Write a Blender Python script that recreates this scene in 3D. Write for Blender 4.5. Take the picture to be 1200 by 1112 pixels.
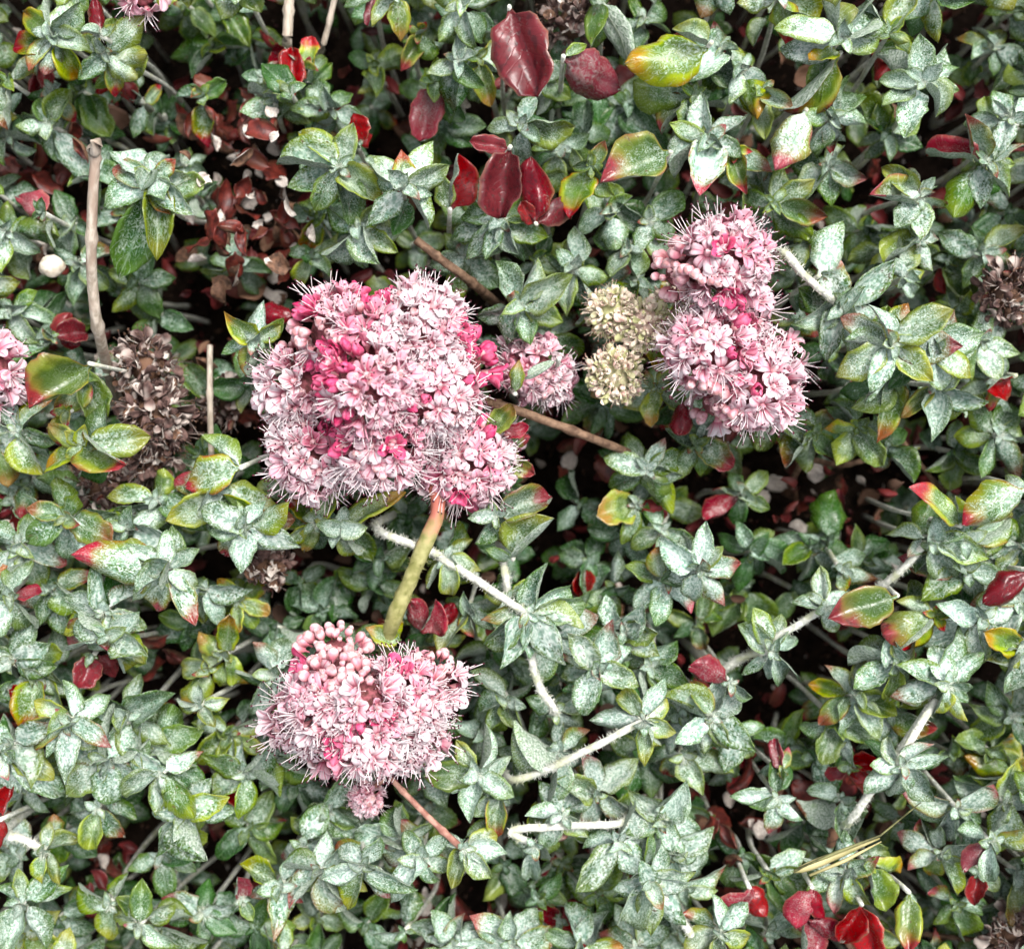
import bpy, math, random
from mathutils import Vector, Matrix, Euler, noise as mnoise

# ------------------------------------------------------------------ camera, sky, sun, exposure
scene = bpy.context.scene
for o in list(bpy.data.objects):
    bpy.data.objects.remove(o)
C = scene.collection
RNG = random.Random(11)
R = math.radians

CAM_H = 0.36          # camera height above the soil (m)
Z_REF = 0.045         # height of the leaf canopy
K = 0.0002            # metres per photo pixel at canopy height

cd = bpy.data.cameras.new('camera')
cam = bpy.data.objects.new('camera', cd); C.objects.link(cam)
cam.location = (0, 0, CAM_H); cam.rotation_euler = (0, 0, 0)
cd.sensor_fit = 'HORIZONTAL'; cd.sensor_width = 36
cd.lens = 36 * (CAM_H - Z_REF) / (1200 * K)
cd.clip_start = 0.005; cd.clip_end = 200
cd.dof.use_dof = True; cd.dof.focus_distance = CAM_H - 0.066; cd.dof.aperture_fstop = 13
scene.camera = cam

world = bpy.data.worlds.new('World'); scene.world = world; world.use_nodes = True
SUN_EL, SUN_AZ = 62, 40
wn = world.node_tree.nodes; wl = world.node_tree.links
bg = wn['Background']
sky = wn.new('ShaderNodeTexSky'); sky.sky_type = 'NISHITA'; sky.sun_disc = False
sky.sun_elevation = R(SUN_EL); sky.sun_rotation = R(SUN_AZ)
sky.air_density = 1.0; sky.dust_density = 6.0; sky.ozone_density = 1.0
hs = wn.new('ShaderNodeHueSaturation'); hs.inputs['Saturation'].default_value = 0.3
wl.new(sky.outputs[0], hs.inputs['Color']); wl.new(hs.outputs[0], bg.inputs['Color'])
bg.inputs['Strength'].default_value = 0.13

sd = bpy.data.lights.new('sun', 'SUN'); sd.energy = 1.5; sd.angle = R(24); sd.color = (1, 0.97, 0.93)
sun = bpy.data.objects.new('sun', sd); C.objects.link(sun)
sdir = Vector((math.sin(R(SUN_AZ)) * math.cos(R(SUN_EL)), math.cos(R(SUN_AZ)) * math.cos(R(SUN_EL)), math.sin(R(SUN_EL))))
sun.rotation_euler = sdir.to_track_quat('Z', 'Y').to_euler(); sun.location = sdir * 3

vs = scene.view_settings
vs.view_transform = 'Standard'; vs.look = 'None'; vs.gamma = 1; vs.use_curve_mapping = False
vs.exposure = 1.05
cy = scene.cycles; cy.max_bounces = 4; cy.adaptive_threshold = 0.02; cy.diffuse_bounces = 2; cy.glossy_bounces = 1; cy.transmission_bounces = 2; cy.caustics_reflective = False; cy.caustics_refractive = False

# ------------------------------------------------------------------ helpers
def at(px, py, z=Z_REF):
    s = K * (CAM_H - z) / (CAM_H - Z_REF)
    return Vector(((px - 600) * s, -(py - 556) * s, z))
def Zm(mm):
    return .06 * (mm / 50) ** 1.6 if mm > 0 else -.048
def plen(l, z): return l * K * (CAM_H - z) / (CAM_H - Z_REF)

def link(o, parent=None):
    C.objects.link(o)
    if parent: o.parent = parent
    return o
def empty(name, loc, label, cat, group=None):
    o = bpy.data.objects.new(name, None); o.location = loc; o.empty_display_size = 0.003
    C.objects.link(o); tag(o, label, cat, group); return o
def tag(o, label, cat, group=None):
    if len(label.split()) > 16 and ' and the ' in label: label = label.replace(' and the ', ' and ')
    if len(label.split()) > 16: label = label.replace('between the ', 'between ')
    n = len(label.split()); assert 4 <= n <= 16, (n, label)
    o['label'] = label; o['category'] = cat
    if group: o['group'] = group
def mesh(name, v, f, mats, smooth=True, mi=None, uv=None, col=None):
    m = bpy.data.meshes.new(name); m.from_pydata([tuple(q) for q in v], [], f)
    for x in mats: m.materials.append(x)
    if smooth: m.polygons.foreach_set('use_smooth', [True] * len(f))
    if mi: m.polygons.foreach_set('material_index', mi)
    if uv:
        l = m.uv_layers.new(name='UVMap'); flat = []
        for p in m.polygons:
            for vi in p.vertices: flat += uv[vi]
        l.data.foreach_set('uv', flat)
    if col:
        a = m.color_attributes.new('tint', 'FLOAT_COLOR', 'POINT'); flat = []
        for c in col: flat += c
        a.data.foreach_set('color', flat)
    m.update(); return m
def obj(name, me, parent=None, loc=(0, 0, 0), rot=(0, 0, 0), scale=(1, 1, 1), color=None):
    o = bpy.data.objects.new(name, me); link(o, parent)
    o.location = loc; o.rotation_euler = rot; o.scale = scale
    if color: o.color = color
    return o

def tube_data(pts, rads, sides=7, v0=0, bump=0.0, rng=RNG):
    V, F = [], []
    n = len(pts); pts = [Vector(p) for p in pts]
    up = Vector((0.31, 0.55, 0.77))
    for i in range(n):
        t = (pts[min(i + 1, n - 1)] - pts[max(i - 1, 0)]).normalized()
        a = t.cross(up)
        if a.length < 0.1: a = t.cross(Vector((1, 0, 0)))
        a.normalize(); b = t.cross(a)
        for k in range(sides):
            an = 2 * math.pi * k / sides
            r = rads[i] * (1 + bump * (rng.random() - .5))
            V.append(pts[i] + a * (math.cos(an) * r) + b * (math.sin(an) * r))
    for i in range(n - 1):
        for k in range(sides):
            k2 = (k + 1) % sides
            F.append((v0 + i * sides + k, v0 + i * sides + k2, v0 + (i + 1) * sides + k2, v0 + (i + 1) * sides + k))
    F.append(tuple(v0 + k for k in range(sides - 1, -1, -1)))
    F.append(tuple(v0 + (n - 1) * sides + k for k in range(sides)))
    return V, F
def smooth_path(pts, n=6):
    """Catmull-Rom through the points"""
    P = [Vector(p) for p in pts]
    if len(P) < 3:
        return [P[0].lerp(P[1], i / n) for i in range(n + 1)]
    Q = [P[0] * 2 - P[1]] + P + [P[-1] * 2 - P[-2]]
    out = []
    for i in range(1, len(Q) - 2):
        for j in range(n):
            t = j / n
            a, b, c, d = Q[i - 1], Q[i], Q[i + 1], Q[i + 2]
            out.append(0.5 * ((2 * b) + (c - a) * t + (2 * a - 5 * b + 4 * c - d) * t * t + (3 * b - a - 3 * c + d) * t ** 3))
    out.append(P[-1]); return out

# ------------------------------------------------------------------ node materials
class NT:
    def __init__(s, name):
        s.m = bpy.data.materials.new(name); s.m.use_nodes = True
        s.t = s.m.node_tree; s.n = s.t.nodes; s.l = s.t.links
        s.b = s.n['Principled BSDF']; s.out = s.n['Material Output']
    def new(s, ty, **kw):
        x = s.n.new(ty)
        for k, v in kw.items(): setattr(x, k, v)
        return x
    def put(s, sock, v):
        if hasattr(v, 'links'): s.l.new(v, sock)
        else: sock.default_value = v
    def math(s, op, a, b=0.0, c=0.0, clamp=False):
        x = s.new('ShaderNodeMath', operation=op, use_clamp=clamp)
        s.put(x.inputs[0], a); s.put(x.inputs[1], b); s.put(x.inputs[2], c); return x.outputs[0]
    def smooth(s, v, a, b, lo=0.0, hi=1.0):
        x = s.new('ShaderNodeMapRange', interpolation_type='SMOOTHSTEP')
        for i, q in enumerate((v, a, b, lo, hi)): s.put(x.inputs[i], q)
        return x.outputs[0]
    def lin(s, v, a, b, lo, hi):
        x = s.new('ShaderNodeMapRange')
        for i, q in enumerate((v, a, b, lo, hi)): s.put(x.inputs[i], q)
        return x.outputs[0]
    def mix(s, f, a, b):
        x = s.new('ShaderNodeMix', data_type='RGBA')
        s.put(x.inputs[0], f)
        for i, q in ((6, a), (7, b)): s.put(x.inputs[i], q if hasattr(q, 'links') else (*q, 1) if len(q) == 3 else q)
        return x.outputs[2]
    def noise(s, vec, scale, detail=2.0, rough=0.5, dist=0.0):
        x = s.new('ShaderNodeTexNoise')
        s.l.new(vec, x.inputs['Vector'])
        for k, v in (('Scale', scale), ('Detail', detail), ('Roughness', rough), ('Distortion', dist)): x.inputs[k].default_value = v
        return x.outputs['Fac'], x.outputs['Color']
    def coords(s, kind='Object', rnd=True):
        tc = s.new('ShaderNodeTexCoord'); oi = s.new('ShaderNodeObjectInfo')
        s.oi = oi; s.tc = tc
        if not rnd: return tc.outputs[kind]
        v = s.new('ShaderNodeVectorMath', operation='ADD')
        k = s.math('MULTIPLY', oi.outputs['Random'], 37.0)
        s.l.new(tc.outputs[kind], v.inputs[0]); s.l.new(k, v.inputs[1]); return v.outputs[0]
    def bump(s, h, strength, dist):
        x = s.new('ShaderNodeBump'); x.inputs['Strength'].default_value = strength; x.inputs['Distance'].default_value = dist
        s.l.new(h, x.inputs['Height']); s.l.new(x.outputs[0], s.b.inputs['Normal'])
    def done(s, color, rough, spec=0.5):
        s.put(s.b.inputs['Base Color'], color if hasattr(color, 'links') else (*color, 1))
        s.put(s.b.inputs['Roughness'], rough); s.put(s.b.inputs['Specular IOR Level'], spec)
        return s.m

def leaf_material(name, attr=False):
    """felted leaf upper face. tint = (red, felt, yellow, red tip)"""
    s = NT(name)
    vec = s.coords('Object')
    if attr:
        a = s.new('ShaderNodeAttribute', attribute_name='tint'); ccol, calpha = a.outputs['Color'], a.outputs['Alpha']
        vec = s.tc.outputs['Object']
        sc = s.new('ShaderNodeVectorMath', operation='SCALE'); s.l.new(vec, sc.inputs[0]); sc.inputs['Scale'].default_value = 90; vec = sc.outputs[0]
        rnd = s.noise(vec, 0.6, 0)[0]
    else:
        ccol, calpha = s.oi.outputs['Color'], s.oi.outputs['Alpha']
        rnd = s.oi.outputs['Random']
    sep = s.new('ShaderNodeSeparateColor'); s.l.new(ccol, sep.inputs[0])
    red, felt, yel, tip = sep.outputs[0], sep.outputs[1], sep.outputs[2], calpha
    uvn = s.new('ShaderNodeSeparateXYZ'); s.l.new(s.tc.outputs['UV'], uvn.inputs[0])
    u, v = uvn.outputs[0], uvn.outputs[1]
    e = s.math('ABSOLUTE', s.math('MULTIPLY_ADD', v, 2.0, -1.0))
    blotch = s.noise(vec, 3.2, 1.0, 0.55)[0]
    if not attr:                                     # hair density differs from leaf to leaf
        vsc = s.new('ShaderNodeVectorMath', operation='SCALE'); s.l.new(vec, vsc.inputs[0])
        s.l.new(s.lin(s.math('FRACT', s.math('MULTIPLY', rnd, 3.7)), 0, 1, 0.75, 1.7), vsc.inputs['Scale']); vec = vsc.outputs[0]
    mid, midc = s.noise(vec, 12.0, 1.0, 0.6)
    gran = s.noise(vec, 27.0, 1.0, 0.65)[0]
    # cobweb threads: thin contour lines of a soft noise
    web = s.noise(vec, 6.5, 1.0, 0.6, 0.8)[0]
    fib = s.smooth(s.math('ABSOLUTE', s.math('SUBTRACT', s.math('FRACT', s.math('MULTIPLY', web, 9.0)), 0.5)), 0.0, 0.16, 1.0, 0.0)
    # veins (side veins sweep toward the tip)
    ph = s.math('MULTIPLY_ADD', s.math('SUBTRACT', u, s.math('MULTIPLY', e, 0.26)), 27.0, s.math('MULTIPLY', blotch, 5.0))
    vein = s.smooth(s.math('ABSOLUTE', s.math('SINE', ph)), 0.0, 0.35, 1.0, 0.0)
    rib = s.smooth(e, 0.0, 0.09, 1.0, 0.0)
    # felt coverage
    edgefade = s.smooth(s.math('ADD', e, s.math('MULTIPLY_ADD', blotch, 0.6, -0.3)), 0.50, 0.96)
    tipfade = s.smooth(u, 0.6, 1.0)
    fade = s.math('MAXIMUM', edgefade, tipfade)
    core = s.smooth(u, 0.0, 0.6, 0.22, 0.0)
    f1 = s.math('SUBTRACT', felt, s.math('MULTIPLY', fade, s.math('MULTIPLY_ADD', yel, 0.40, 0.34)))
    f1 = s.math('ADD', f1, core)
    nn = s.math('ADD', s.math('MULTIPLY', gran, 0.6), s.math('MULTIPLY', blotch, 0.4))
    thr = s.lin(f1, 0.0, 1.0, 0.70, 0.36)
    m1 = s.smooth(nn, s.math('SUBTRACT', thr, 0.10), s.math('ADD', thr, 0.11))
    m2 = s.math('MULTIPLY', fib, s.smooth(f1, 0.02, 0.5, 0.0, 0.85))
    m2 = s.math('MAXIMUM', m2, s.math('MULTIPLY', s.math('MULTIPLY', vein, s.smooth(gran, 0.42, 0.55)), s.smooth(felt, 0.1, 0.5, 0.0, 0.5)))
    ribw = s.math('MULTIPLY', rib, s.math('MULTIPLY', felt, 0.7))
    mask = s.math('MAXIMUM', s.math('MAXIMUM', m1, m2), ribw)
    # blade colour under the felt
    g1 = s.mix(blotch, (0.009, 0.046, 0.010), (0.040, 0.135, 0.016))
    ya = s.math('MULTIPLY', yel, s.smooth(s.math('ADD', s.math('MULTIPLY', fade, 0.7), blotch), 0.35, 0.95, 0.25, 1.0))
    g2 = s.mix(ya, g1, (0.26, 0.33, 0.025))
    g2 = s.mix(s.math('MULTIPLY', vein, 0.16), g2, (0.12, 0.22, 0.03))
    rz = s.math('MAXIMUM', s.math('MULTIPLY', e, 0.72), u)
    rt = s.smooth(s.math('ADD', rz, s.math('MULTIPLY_ADD', blotch, 0.5, -0.25)), 0.64, 0.84)
    rm = s.math('MAXIMUM', red, s.math('MULTIPLY', rt, tip), clamp=True)
    orange = s.math('MULTIPLY', s.smooth(s.math('ADD', rz, s.math('MULTIPLY_ADD', blotch, 0.5, -0.25)), 0.50, 0.72), s.math('MULTIPLY', tip, 0.28))
    g2 = s.mix(orange, g2, (0.42, 0.17, 0.02))
    redc = s.mix(blotch, (0.050, 0.002, 0.006), (0.20, 0.007, 0.016))
    redc = s.mix(s.math('MULTIPLY', yel, 0.8), redc, (0.33, 0.02, 0.018))
    redc = s.mix(s.smooth(mid, 0.5, 0.68, 0.0, 0.6), redc, (0.035, 0.006, 0.008))
    redc = s.mix(s.math('MULTIPLY', s.smooth(e, 0.86, 1.0), s.math('MULTIPLY', red, 0.6)), redc, (0.30, 0.14, 0.09))
    redc = s.mix(s.math('MULTIPLY', felt, s.math('MULTIPLY', rm, 0.8)), redc, (0.36, 0.025, 0.06))
    base = s.mix(rm, g2, redc)
    fcol = s.mix(s.smooth(mid, 0.3, 0.7), (0.21, 0.34, 0.28), (0.66, 0.75, 0.70))
    fcol = s.mix(s.math('MULTIPLY', ya, 0.55), fcol, (0.56, 0.64, 0.36))
    fm = s.math('MULTIPLY', mask, s.math('SUBTRACT', 1.0, s.math('MULTIPLY', rm, 0.72)))
    colr = s.mix(fm, base, fcol)
    scar = s.math('MULTIPLY', s.smooth(mid, 0.68, 0.74), s.smooth(s.math('FRACT', s.math('MULTIPLY', rnd, 11.9)), 0.45, 0.6, 0.0, 0.75))
    colr = s.mix(scar, colr, (0.10, 0.055, 0.025))
    vr = s.new('ShaderNodeHueSaturation'); s.l.new(colr, vr.inputs['Color'])
    s.l.new(s.lin(s.math('FRACT', s.math('MULTIPLY', rnd, 7.3)), 0, 1, 0.70, 1.20), vr.inputs['Value']); s.l.new(s.lin(rnd, 0, 1, 1.1, 0.9), vr.inputs['Saturation'])
    s.bump(s.math('ADD', 0.0, s.math('ADD', s.math('MULTIPLY', gran, s.math('MULTIPLY', s.math('MULTIPLY_ADD', felt, 0.8, 0.12), s.math('MULTIPLY_ADD', red, -0.75, 1.0))), s.math('ADD', s.math('MULTIPLY', vein, -0.12), s.math('MULTIPLY', blotch, 0.9)))), 0.6, 0.0004)
    return s.done(vr.outputs[0], s.math('ADD', s.lin(fm, 0, 1, 0.18, 0.86), s.smooth(mid, 0.4, 0.7, 0.0, 0.14)), s.math('MULTIPLY', s.lin(fm, 0, 1, 0.5, 0.12), s.math('MULTIPLY_ADD', red, -0.4, 1.0)))

def simple_material(name, c1, c2, scale, rough=0.7, detail=3.0, bump=0.3, dist=0.0003, spec=0.3, c3=None, stretch=None, kind='Object'):
    s = NT(name); vec = s.coords(kind)
    if stretch:
        mp = s.new('ShaderNodeMapping'); mp.inputs['Scale'].default_value = stretch; s.l.new(vec, mp.inputs['Vector']); vec = mp.outputs[0]
    n = s.noise(vec, scale, detail, 0.6)[0]
    col = s.mix(s.smooth(n, 0.3, 0.7), c1, c2)
    if c3:
        n2 = s.noise(vec, scale * 0.31, 2, 0.5)[0]; col = s.mix(s.smooth(n2, 0.5, 0.7), col, c3)
    if bump: s.bump(n, bump, dist)
    return s.done(col, rough, spec)

M_LEAF = leaf_material('felted_leaf')
M_LEAFS = leaf_material('felted_leaf_mass', True)
def under_material():
    s = NT('leaf_underside_felt'); vec = s.coords('Object')
    uvn = s.new('ShaderNodeSeparateXYZ'); s.l.new(s.tc.outputs['UV'], uvn.inputs[0])
    e = s.math('ABSOLUTE', s.math('MULTIPLY_ADD', uvn.outputs[1], 2.0, -1.0))
    n = s.noise(vec, 24, 2, 0.65)[0]; b = s.noise(vec, 4, 1)[0]
    ph = s.math('MULTIPLY_ADD', s.math('SUBTRACT', uvn.outputs[0], s.math('MULTIPLY', e, 0.26)), 27.0, s.math('MULTIPLY', b, 5.0))
    vein = s.smooth(s.math('ABSOLUTE', s.math('SINE', ph)), 0.0, 0.3, 1.0, 0.0)
    rib = s.smooth(e, 0.02, 0.12, 1.0, 0.0)
    c = s.mix(s.smooth(n, 0.35, 0.65), (0.16, 0.23, 0.16), (0.46, 0.52, 0.45))
    c = s.mix(s.math('MULTIPLY', s.math('MAXIMUM', s.math('MULTIPLY', vein, 0.4), rib), 0.6), c, (0.50, 0.55, 0.42))
    c = s.mix(s.smooth(b, 0.5, 0.75, 0, 0.5), c, (0.20, 0.30, 0.14))
    s.bump(s.math('ADD', n, s.math('ADD', vein, rib)), 0.6, 0.0004)
    return s.done(c, 0.95, 0.1)
M_UNDER = under_material()
M_FUZZ = simple_material('wool_tuft', (0.58, 0.62, 0.50), (0.78, 0.80, 0.70), 3, 0.95, bump=0, spec=0.1)
M_WOOL = simple_material('woolly_stem', (0.44, 0.46, 0.39), (0.78, 0.78, 0.71), 900, 0.95, bump=0.8, dist=0.0004, spec=0.1, c3=(0.50, 0.52, 0.36))
M_TWIG = simple_material('bare_twig_bark', (0.26, 0.215, 0.165), (0.54, 0.47, 0.39), 500, 0.85, bump=0.7, dist=0.0004, c3=(0.30, 0.22, 0.17), stretch=(1.6, 0.22, 1.6))
M_BROWN = simple_material('brown_stick_bark', (0.075, 0.040, 0.024), (0.24, 0.15, 0.095), 500, 0.8, bump=0.7, dist=0.0004)
M_STALK = simple_material('flower_stalk', (0.15, 0.17, 0.05), (0.30, 0.30, 0.13), 420, 0.6, bump=.6, c3=(0.40, 0.17, 0.11), stretch=(1, 1, 1))
def stalk_material():
    s = NT('green_stalk_reddening_upward'); vec = s.coords('Object'); n = s.noise(vec, 420, 3)[0]
    sp = s.new('ShaderNodeSeparateXYZ'); s.l.new(s.tc.outputs['Generated'], sp.inputs[0])
    c = s.mix(s.smooth(n, 0.3, 0.7), (0.20, 0.20, 0.06), (0.38, 0.36, 0.16))
    c = s.mix(s.smooth(s.math('ADD', sp.outputs[1], s.math('MULTIPLY', n, 0.2)), 0.86, 1.0), c, (0.46, 0.15, 0.11))
    s.bump(n, 0.6, 0.0003); return s.done(c, 0.55, 0.3)
M_STALK2 = stalk_material()
M_PINKSTALK = simple_material('pink_dry_stalk', (0.24, 0.10, 0.075), (0.46, 0.26, 0.20), 500, 0.7)
M_DRY_RED = simple_material('dead_leaf_red', (0.045, 0.007, 0.006), (0.19, 0.028, 0.018), 5, 0.45, bump=0.5, dist=0.0005, c3=(0.12, 0.035, 0.018), spec=0.5)
M_DRY_BROWN = simple_material('dead_leaf_brown', (0.055, 0.030, 0.020), (0.19, 0.10, 0.060), 6, 0.75, bump=0.5, dist=0.0005)
M_DRY_PALE = simple_material('dead_leaf_pale', (0.45, 0.38, 0.33), (0.72, 0.66, 0.60), 8, 0.85, bump=0.4, dist=0.0003)
M_PEBBLE = simple_material('pebble', (0.34, 0.28, 0.20), (0.70, 0.64, 0.53), 420, 0.6, bump=0.4, dist=0.0003)
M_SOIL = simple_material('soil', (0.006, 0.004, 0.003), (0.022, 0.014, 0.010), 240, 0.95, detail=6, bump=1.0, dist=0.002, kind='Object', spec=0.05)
M_CORE = simple_material('receptacle', (0.10, 0.035, 0.03), (0.34, 0.10, 0.12), 900, 0.8, bump=0.5)
M_ANTHER = simple_material('anther', (0.045, 0.010, 0.018), (0.12, 0.02, 0.04), 4, 0.6, bump=0)
M_FILAMENT = simple_material('filament', (0.78, 0.66, 0.68), (0.88, 0.80, 0.80), 3, 0.5, bump=0)
M_HUSK = simple_material('grass_husk', (0.24, 0.22, 0.08), (0.46, 0.40, 0.20), 200, 0.5, stretch=(0.2, 1, 1), c3=(0.62, 0.36, 0.12))
M_AWN = simple_material('grass_awn', (0.05, 0.05, 0.02), (0.20, 0.20, 0.08), 300, 0.6)
def cream_material():
    s = NT('cream_petal'); vec = s.coords('Object'); n = s.noise(vec, 2.2, 2)[0]
    c = s.mix(s.smooth(s.oi.outputs['Random'], 0.1, 0.5), (0.48, 0.48, 0.24), (0.78, 0.68, 0.54))
    c = s.mix(s.math('MULTIPLY', s.smooth(n, 0.45, 0.7), s.smooth(s.oi.outputs['Random'], 0.3, 1.0)), c, (0.70, 0.34, 0.34))
    return s.done(c, 0.7, 0.2)
M_CREAM = cream_material()
M_DEADPETAL = simple_material('dead_petal', (0.035, 0.018, 0.016), (0.17, 0.10, 0.085), 1.6, 0.8, bump=0.2, c3=(0.55, 0.47, 0.42))

def petal_material():
    """tint = (hot, whiteness, 0, 0)"""
    s = NT('tepal'); vec = s.coords('Object')
    sep = s.new('ShaderNodeSeparateColor'); s.l.new(s.oi.outputs['Color'], sep.inputs[0])
    hot, white = sep.outputs[0], sep.outputs[1]
    uvn = s.new('ShaderNodeSeparateXYZ'); s.l.new(s.tc.outputs['UV'], uvn.inputs[0])
    u, v = uvn.outputs[0], uvn.outputs[1]
    e = s.math('ABSOLUTE', s.math('MULTIPLY_ADD', v, 2.0, -1.0))
    n = s.noise(vec, 2.5, 2)[0]
    pale = s.mix(white, (0.88, 0.50, 0.60), (0.94, 0.86, 0.88))
    deep = s.mix(white, (0.55, 0.05, 0.14), (0.66, 0.16, 0.25))
    rib = s.smooth(s.math('ADD', e, s.math('MULTIPLY', u, 0.16)), 0.06, 0.34, 0.95, 0.0)
    basef = s.smooth(u, 0.12, 0.62, 1.0, 0.0)
    c = s.mix(s.math('MAXIMUM', rib, basef), pale, deep)
    c = s.mix(s.smooth(n, 0.45, 0.8, 0, 0.35), c, (0.75, 0.30, 0.42))
    hc = s.mix(s.smooth(n, 0.3, 0.7), (0.74, 0.025, 0.16), (0.90, 0.20, 0.38))
    c = s.mix(hot, c, hc)
    m = s.done(c, 0.5, 0.3)
    tr = s.new('ShaderNodeBsdfTranslucent'); s.l.new(c, tr.inputs['Color'])
    ms = s.new('ShaderNodeMixShader'); ms.inputs[0].default_value = 0.34
    s.l.new(s.b.outputs[0], ms.inputs[1]); s.l.new(tr.outputs[0], ms.inputs[2]); s.l.new(ms.outputs[0], s.out.inputs['Surface'])
    return m
M_TEPAL = petal_material()
def bud_material():
    s = NT('bud'); vec = s.coords('Object')
    n = s.noise(vec, 1.3, 2)[0]
    sp = s.new('ShaderNodeSeparateXYZ'); s.l.new(s.tc.outputs['Object'], sp.inputs[0])
    c = s.mix(s.smooth(sp.outputs[2], -0.4, 1.0), (0.50, 0.17, 0.19), (0.86, 0.66, 0.68))
    c = s.mix(s.smooth(n, 0.45, 0.7, 0, 0.7), c, (0.58, 0.17, 0.25))
    c = s.mix(s.smooth(s.math('ADD', sp.outputs[2], s.math('MULTIPLY', n, 0.4)), 0.72, 0.86, 0, 0.6), c, (0.34, 0.14, 0.11))
    return s.done(c, 0.45, 0.35)
M_BUD = bud_material()

# ------------------------------------------------------------------ ground: low soil with mounds of litter (x, y, radius, dead leaves, height)
PATCH = [(285,165,66,40,34),(300,270,70,46,34),(255,290,40,12,30),(60,180,46,16,28),(55,330,36,6,24),(75,235,30,6,28),(940,560,70,16,22),(1000,600,46,8,18),(880,950,55,16,26),(890,1010,45,10,26),
         (470,1065,60,14,22),(540,1060,50,8,20),(130,1020,50,8,18),(260,870,36,5,24),(330,920,46,6,20),(225,760,36,8,28),(285,440,34,8,30),(300,490,30,6,28),(700,560,50,4,14),
         (1000,930,46,8,26),(1110,360,40,5,24),(1030,160,40,4,20),(690,700,36,6,22),(790,930,40,6,22),(600,1060,40,6,22),(1150,470,30,4,26),(20,600,30,5,28),(930,880,40,8,26),(520,130,30,4,26)]
MOUNDS = [(at(a, b, 0), plen(c, 0) * 1.15, d / 30) for a, b, c, _, d in PATCH]
def gz(x, y):
    m_ = 0.0
    for c, r_, h in MOUNDS:
        d = ((x - c.x) ** 2 + (y - c.y) ** 2) / (r_ * r_)
        if d < 6: m_ = max(m_, h * math.exp(-d))
    return -.042 + .044 * min(1, m_) + .004 * mnoise.noise(Vector((x * 30, y * 30, 2))) + .002 * mnoise.noise(Vector((x * 90, y * 90, 7)))
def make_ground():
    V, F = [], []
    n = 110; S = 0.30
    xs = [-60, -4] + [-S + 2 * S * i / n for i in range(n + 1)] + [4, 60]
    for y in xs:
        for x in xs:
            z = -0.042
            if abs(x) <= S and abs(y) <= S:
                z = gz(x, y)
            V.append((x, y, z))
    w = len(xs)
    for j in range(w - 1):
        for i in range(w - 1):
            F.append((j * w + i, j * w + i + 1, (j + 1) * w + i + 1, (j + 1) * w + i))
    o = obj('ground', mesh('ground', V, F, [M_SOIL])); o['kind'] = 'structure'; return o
make_ground()

# ------------------------------------------------------------------ leaf meshes
def leaf_mesh(name, a=0.62, b=0.75, hw=0.33, bend=0.18, cup=0.10, rib=0.025, wave=0.02, twist=0.0, curl=0.0, seed=0,
              top=None, under=None, nu=15, nv=9, thick=0.022, roll_edge=0.0, asym=0.0, irr=1.0, crumple=0.06):
    rg = random.Random(seed)
    peak = a / (a + b); norm = (peak ** a) * ((1 - peak) ** b)
    o1, o2 = rg.random() * 6, rg.random() * 6
    def centre(u):                                   # bent midrib as an arc
        th = bend * u * 2
        if abs(bend) < 1e-4: return u, 0.0, 0.0
        k = bend * 2
        return math.sin(k * u) / k, (math.cos(k * u) - 1) / k, th
    V, UV, F, MI = [], [], [], []
    for side in (1, -1):
        for i in range(nu):
            t = i / (nu - 1); u = t
            w = hw * (max(t, 0.0) ** a) * ((1 - t) ** b) / norm if 0 < t < 1 else 0.0
            if t < 0.10: w = max(w * 0.35, 0.028)
            if t == 1: w = 0.006
            cx, cz, th = centre(u)
            for j in range(nv):
                q = 2 * j / (nv - 1) - 1
                sdn = 3.0 if q > 0 else 8.0
                wq = w * (1 + (.22 * irr * mnoise.noise(Vector((u * 4.2, sdn, seed * 1.7))) + .10 * irr * mnoise.noise(Vector((u * 11, sdn, seed * 2.3)))) * min(1, abs(q) * 2))
                y = q * wq; z = cup * w * (q * q) * 2.2
                z += crumple * mnoise.noise(Vector((u * 3.1, q * 1.3, seed * 3.1 + 20))) * min(1, u * 3)
                z += -rib * math.exp(-(q / 0.13) ** 2) * (1 if t > 0.08 else 0)
                z += wave * (w / hw) * abs(q) ** 1.5 * math.sin(6.5 * u + o1 + (0 if q > 0 else 2.1 + o2))
                if roll_edge: z -= roll_edge * w * max(0, abs(q) - 0.6) ** 2 * 6
                if curl:                             # rolled blade
                    an = q * curl; rr = w / max(curl, .05)
                    y = math.sin(an) * rr; z = (1 - math.cos(an)) * rr + z * 0.4
                tw = twist * u
                y, z = y * math.cos(tw) - z * math.sin(tw), y * math.sin(tw) + z * math.cos(tw)
                edge = thick * (0.18 + 0.82 * (1 - q * q) ** 0.5) * (1 if t < 1 else .2) * (1.0 if t > .1 else 1.4)
                z += side * edge * 0.5
                y += asym * u * u
                V.append((cx + math.sin(th) * z, y, cz + math.cos(th) * z))
                UV.append((u, j / (nv - 1)))
    N = nu * nv
    for i in range(nu - 1):
        for j in range(nv - 1):
            p = i * nv + j
            F.append((p, p + nv, p + nv + 1, p + 1)); MI.append(0)
            F.append((N + p, N + p + 1, N + p + nv + 1, N + p + nv)); MI.append(1)
        for j, fl in ((0, 0), (nv - 1, 1)):
            p = i * nv + j
            f = (p, N + p, N + p + nv, p + nv)
            F.append(f if not fl else f[::-1]); MI.append(0)
    F.append(tuple([j for j in range(nv)] + [N + j for j in range(nv - 1, -1, -1)])); MI.append(0)
    p = (nu - 1) * nv
    F.append(tuple([p + j for j in range(nv - 1, -1, -1)] + [N + p + j for j in range(nv)])); MI.append(0)
    return mesh(name, V, F, [top or M_LEAF, under or M_UNDER], mi=MI, uv=UV)

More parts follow.
